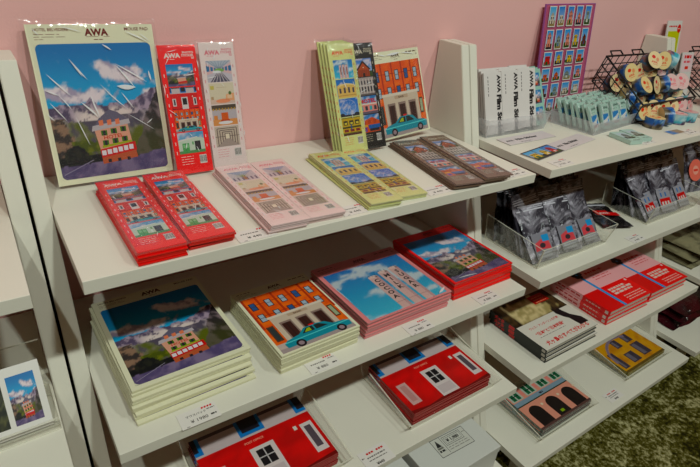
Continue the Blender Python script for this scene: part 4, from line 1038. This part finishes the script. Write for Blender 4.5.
# right end: round coral item in a clear bag on unit C
for i, (x, y) in enumerate(((1.955, -.30), (2.02, -.27), (2.10, -.30))):
    e = empty('zip_bag', (x, y, A[1] + .0015), (R(66), 0, R(-8 + 8 * i))); tag(e, ('clear bag with round coral badge at the right edge, leaning beside the bin', 'clear bag with coral badge, behind the foremost at the right edge', 'clear bag with coral badge, farthest right beyond the bins')[i], 'bag', 'clear bags with coral badges')
    (pouch, seal), _ = variants['C'][i]; inst('pouch', pouch, e); inst('zip_seal', seal, e)
    cv = Cv(); cv.ell(0, .075, .038, .038, s(232, 130, 116), 0, 24); cv.ell(0, .075, .016, .016, s(240, 176, 160), 1, 18); cv.rect(-.012, .071, .012, .079, s(224, 90, 80), 2)
    inst('round_badge', cv.mesh('round_badge'), e, (0, .0, .0104))['label'] = 'round coral badge'

# ------------------------------------------------------------------ unit B, third shelf: books
def book(w, d, t, cov, spine_draw, top_mesh, label, group, loc, rz):
    """spine along the left (local x = 0), front edge towards the viewer"""
    e = empty('book', loc, (0, 0, R(rz))); tag(e, label, 'book', group)
    mb = MB(); ct = .0012
    mb.box(0, w, 0, d, 0, ct, cov); mb.box(0, w, 0, d, t - ct, t, cov); mb.box(-.0008, ct, 0, d, 0, t, cov); cvr = mb.obj('cover', parent=e)
    MB().box(ct, w - .003, .0025, d - .0025, ct, t - ct, M['pages']).obj('page_block', parent=e)
    inst('cover_print', top_mesh, cvr, (0, 0, t + .0002)); inst('spine_print', spine_draw, cvr, (-.0011, d, 0), (R(90), 0, R(-90)))
    return e
BKW, BKD, BKT = .232, .198, .0135
cv = Cv(); cv.sub(0, 0, BKW, BKD, 0)
def f_leaf(u, v):
    n = fr(u * 10, v * 9, 3)
    c = mix(s(46, 36, 26), s(96, 76, 52), sm(-.2, .3, fr(u * 14, v * 14, 6)))
    if u + .25 * n < .75 and v > .5 and v < .93 + .1 * n and u > .12: c = mix(s(176, 160, 116), s(226, 208, 166), sm(-.3, .3, n))
    return c
cv.grid(26, 20, f_leaf); cv.rect(0, 0, 1, .52, s(232, 226, 216), 1); cv.rect(.62, .76, .9, .94, s(186, 24, 24), 1)
for i in range(3): greek(cv, .66, .86, .88 - i * .05, s(226, 150, 120), 2, .003, i, 4)
r_ = s(214, 36, 32)
cv.text('ウェス・アンダーソンの風景', .12, .39, .0098, r_, 2, bold=.02); cv.text('“日本”と“日本映画”', .12, .26, .0140, r_, 2, bold=.03); greek(cv, .12, .6, .21, s(120, 112, 110), 2, .0016, 3, 9)
cv.text('犬ヶ島のすべてがわかる', .10, .06, .0172, r_, 2, bold=.03)
cv.poly([(.70, .47), (.72, .60), (.745, .53), (.79, .53), (.815, .60), (.83, .46), (.86, .36), (.95, .24), (.96, .12), (.80, .12), (.78, .30), (.74, .36)], s(34, 28, 32), 2)
tm_blk = cv.mesh('cover_print')
cv = Cv(); cv.sub(0, 0, BKD, BKT, 0); cv.rect(0, 0, 1, 1, s(32, 38, 34), 0)
cv.text('犬ヶ島', .10, .2, .0115, r_, 1, bold=.05)
cv.rect(.36, .1, .46, .9, r_, 1); cv.rect(.93, .2, .985, .8, s(206, 200, 190), 1)
sp_blk = cv.mesh('spine_print')
BLK = mat('black_book_cover', s(34, 34, 32), .4, .45); REDB = mat('red_book_cover', s(240, 34, 36), .4, .45)
for i in range(3):
    book(BKW, BKD, BKT, BLK, sp_blk, tm_blk, ('bottom', 'middle', 'top')[i] + ' black-spined book with white band and red lettering, in a pile of three', 'black-spined books', (1.034 + (.004, .002, 0)[i], -.4495 + (0, .002, .003)[i], A[2] + .0006 + i * (BKT + .0005)), (-.5, .4, .2)[i])
RKW, RKD, RKT = .226, .205, .0165
cv = Cv(); cv.sub(0, 0, RKW, RKD, 0); PK = s(250, 192, 194)
cv.rect(0, 0, 1, 1, PK, 0); cv.rect(0, .0, 1, .46, s(248, 36, 40), 1)
cv.poly([(.0, .46), (.35, .46), (.35, 0), (0, 0)], s(228, 20, 30), 2)
cv.rect(.33, 0, .38, 1, s(0, 160, 220), 3)
for k in range(6): cv.ell(.355 + .06 * math.cos(k), .86 + .06 * math.sin(k), .045, .04, s(28, 30, 58), 4 + k % 2)
greek(cv, .5, .9, .80, s(214, 60, 66), 2, .009, 9, 6)
for i in range(3): greek(cv, .52, .9, .74 - i * .055, s(220, 90, 96), 2, .003, i, 4)
for i in range(3): greek(cv, .45, (.82, .9, .86)[i], .34 - i * .055, s(240, 220, 210), 2, .008, i + 4, 5)
for i in range(3): greek(cv, .52, .93, .14 - i * .045, s(236, 190, 180), 2, .004, i + 7, 7)
cv.rect(.92, .4, .96, .44, s(240, 220, 220), 2)
tm_red = cv.mesh('cover_print')
cv = Cv(); cv.sub(0, 0, RKD, RKT, 0); cv.rect(0, 0, 1, 1, PK, 0); cv.rect(.54, 0, 1, 1, s(240, 24, 32), 1); greek(cv, .1, .5, .35, s(206, 60, 66), 1, .005, 3, 5); greek(cv, .6, .85, .4, s(240, 200, 190), 2, .004, 4, 4); cv.rect(.92, .2, .97, .8, s(240, 220, 214), 2)
sp_red = cv.mesh('spine_print')
for k, (bx, n) in enumerate(((1.343, 3), (1.588, 2))):
    for i in range(n):
        book(RKW, RKD, RKT, REDB, sp_red, tm_red, '%s pink and red book with blue ribbon, %s pile beside the shelf divider' % ((('bottom', 'middle', 'top') if n == 3 else ('bottom', 'top'))[i], ('left', 'right')[k]), 'pink and red books',
             (bx + rnd.uniform(-.002, .002), -.436 + rnd.uniform(-.002, .002), A[2] + .0006 + i * (RKT + .0005)), rnd.uniform(-.8, .8) - .5)

# ------------------------------------------------------------------ unit B, bottom shelf: postcards
TE = mat('teal_postcard_edge', s(150, 168, 156), .4, .4, vary=(300, s(96, 110, 104), .4, .6)); YE = mat('olive_postcard_edge', s(168, 156, 80), .4, .4, vary=(300, s(96, 92, 40), .4, .6))
acrylic_bin(1.060, 1.312, -.500, -.338, A[3], .026, .055, 'low clear acrylic bin holding the pink arches postcards, on the lowest shelf')
postcard_set(8, .236, .150, d_arches, (1.068, -.494, A[3] + .004), 0, 'pink arches postcard', 'bin on the lowest shelf', 'pink arches postcards', .0034, .0040, TE)
acrylic_bin(1.528, 1.782, -.490, -.330, A[3], .024, .05, 'low clear acrylic bin holding the yellow house postcards, on the lowest shelf')
postcard_set(5, .238, .148, d_yellow, (1.536, -.484, A[3] + .004), 0, 'yellow house postcard', 'bin on the lowest shelf', 'yellow house postcards', .0038, .0046, YE)

# ------------------------------------------------------------------ unit C: folded packs
def soft_pack(w, d, t, seed, m, name='folded_pack'):
    mb = MB()
    def f(u, v):
        eu = min(u, 1 - u); ev = min(v, 1 - v); ed = sm(0, .16, eu) * sm(0, .16, ev)
        return ((u - .5) * w + .006 * fr(v * 4, u * 2, seed), (v - .5) * d + .006 * fr(u * 4, v * 2, seed + 1), t * .12 + t * .88 * ed * (.82 + .18 * fr(u * 5, v * 5, seed)))
    mb.grid(18, 14, f, m); mb.grid(18, 14, lambda u, v: (lambda p: (p[0], p[1], (t * .12 - .0005) * sm(.0, .12, min(u, 1 - u, v, 1 - v)) * 0 + (p[2] * 0 if min(u, 1 - u, v, 1 - v) > .03 else t * .1)))(f(1 - u, v)), m)
    return mb.mesh(name, recalc=False)
sp1 = soft_pack(.27, .30, .026, 3, M['khaki']); sp2 = soft_pack(.27, .30, .034, 7, M['maroon'])
for i in range(3):
    e = empty('folded_pack', (2.075 + .01 * i, -.25 - .006 * i, A[2] + .001 + i * .0265), (0, 0, R((2, -3, 4)[i]))); tag(e, ('bottom', 'middle', 'top')[i] + ' folded khaki pack in the pile at the right edge', 'pack', 'folded khaki packs')
    inst('wrapped_cloth', sp1, e); MB().tube([(-.07, -.13, .006), (-.07, -.136, .006)], .004, M['silver'], 10).obj('snap', parent=e)
for i in range(3):
    e = empty('folded_pack', (2.095 + .008 * i, -.29 - .004 * i, A[3] + .001 + i * .0345), (0, 0, R((-2, 3, -1)[i]))); tag(e, ('bottom', 'middle', 'top')[i] + ' glossy dark red pack in the pile at the right edge', 'pack', 'glossy dark red packs')
    inst('wrapped_cloth', sp2, e); MB().tube([(-.09, -.135, .008), (-.09, -.141, .008)], .004, M['silver'], 10).obj('snap', parent=e)

# ------------------------------------------------------------------ light
def lamp(name, loc, aim, power, col, r=.05, spot=None):
    l = bpy.data.lights.new(name, 'SPOT'); l.energy = power; l.color = col; l.shadow_soft_size = r; l.spot_size = R(spot or 95); l.spot_blend = .6
    o = bpy.data.objects.new(name, l); C.objects.link(o); o.location = loc
    o.rotation_euler = (Vector(aim) - Vector(loc)).to_track_quat('-Z', 'Y').to_euler()
for lx, pw, rad in ((-.67, 104, .03), (.52, 132, .08), (1.71, 88, .06), (2.9, 26, .03)):   # the row of ceiling spots along the shelves
    lamp('ceiling_spot', (lx, -2.19, 2.47), (lx * .7 + .2, -.1, 0), pw, (.90, 1, .93), rad)
w = bpy.data.worlds.new('shop'); bpy.context.scene.world = w; w.use_nodes = True
w.node_tree.nodes['Background'].inputs['Color'].default_value = (1, .38, .10, 1); w.node_tree.nodes['Background'].inputs['Strength'].default_value = .05

# ------------------------------------------------------------------ camera
yaw, pitch, roll, F = -.6454, -.5010, .0957, 529.81
f = Vector((math.cos(pitch) * math.sin(-yaw), math.cos(pitch) * math.cos(yaw), math.sin(pitch)))
r = f.cross(Vector((0, 0, 1))).normalized(); u = r.cross(f)
r2 = r * math.cos(roll) + u * math.sin(roll); u2 = -r * math.sin(roll) + u * math.cos(roll)
cam = bpy.data.cameras.new('camera'); cam.sensor_width = 36; cam.lens = F / 700 * 36; cam.clip_start = .01
co = bpy.data.objects.new('camera', cam); C.objects.link(co)
co.matrix_world = Matrix.Translation((-.061, -.9951, .403)) @ Matrix(((r2.x, u2.x, -f.x), (r2.y, u2.y, -f.y), (r2.z, u2.z, -f.z))).to_4x4()
sc = bpy.context.scene; sc.camera = co
sc.view_settings.view_transform = 'Standard'; sc.view_settings.look = 'None'; sc.view_settings.gamma = 1; sc.view_settings.exposure = 0
sc.view_settings.use_curve_mapping = False
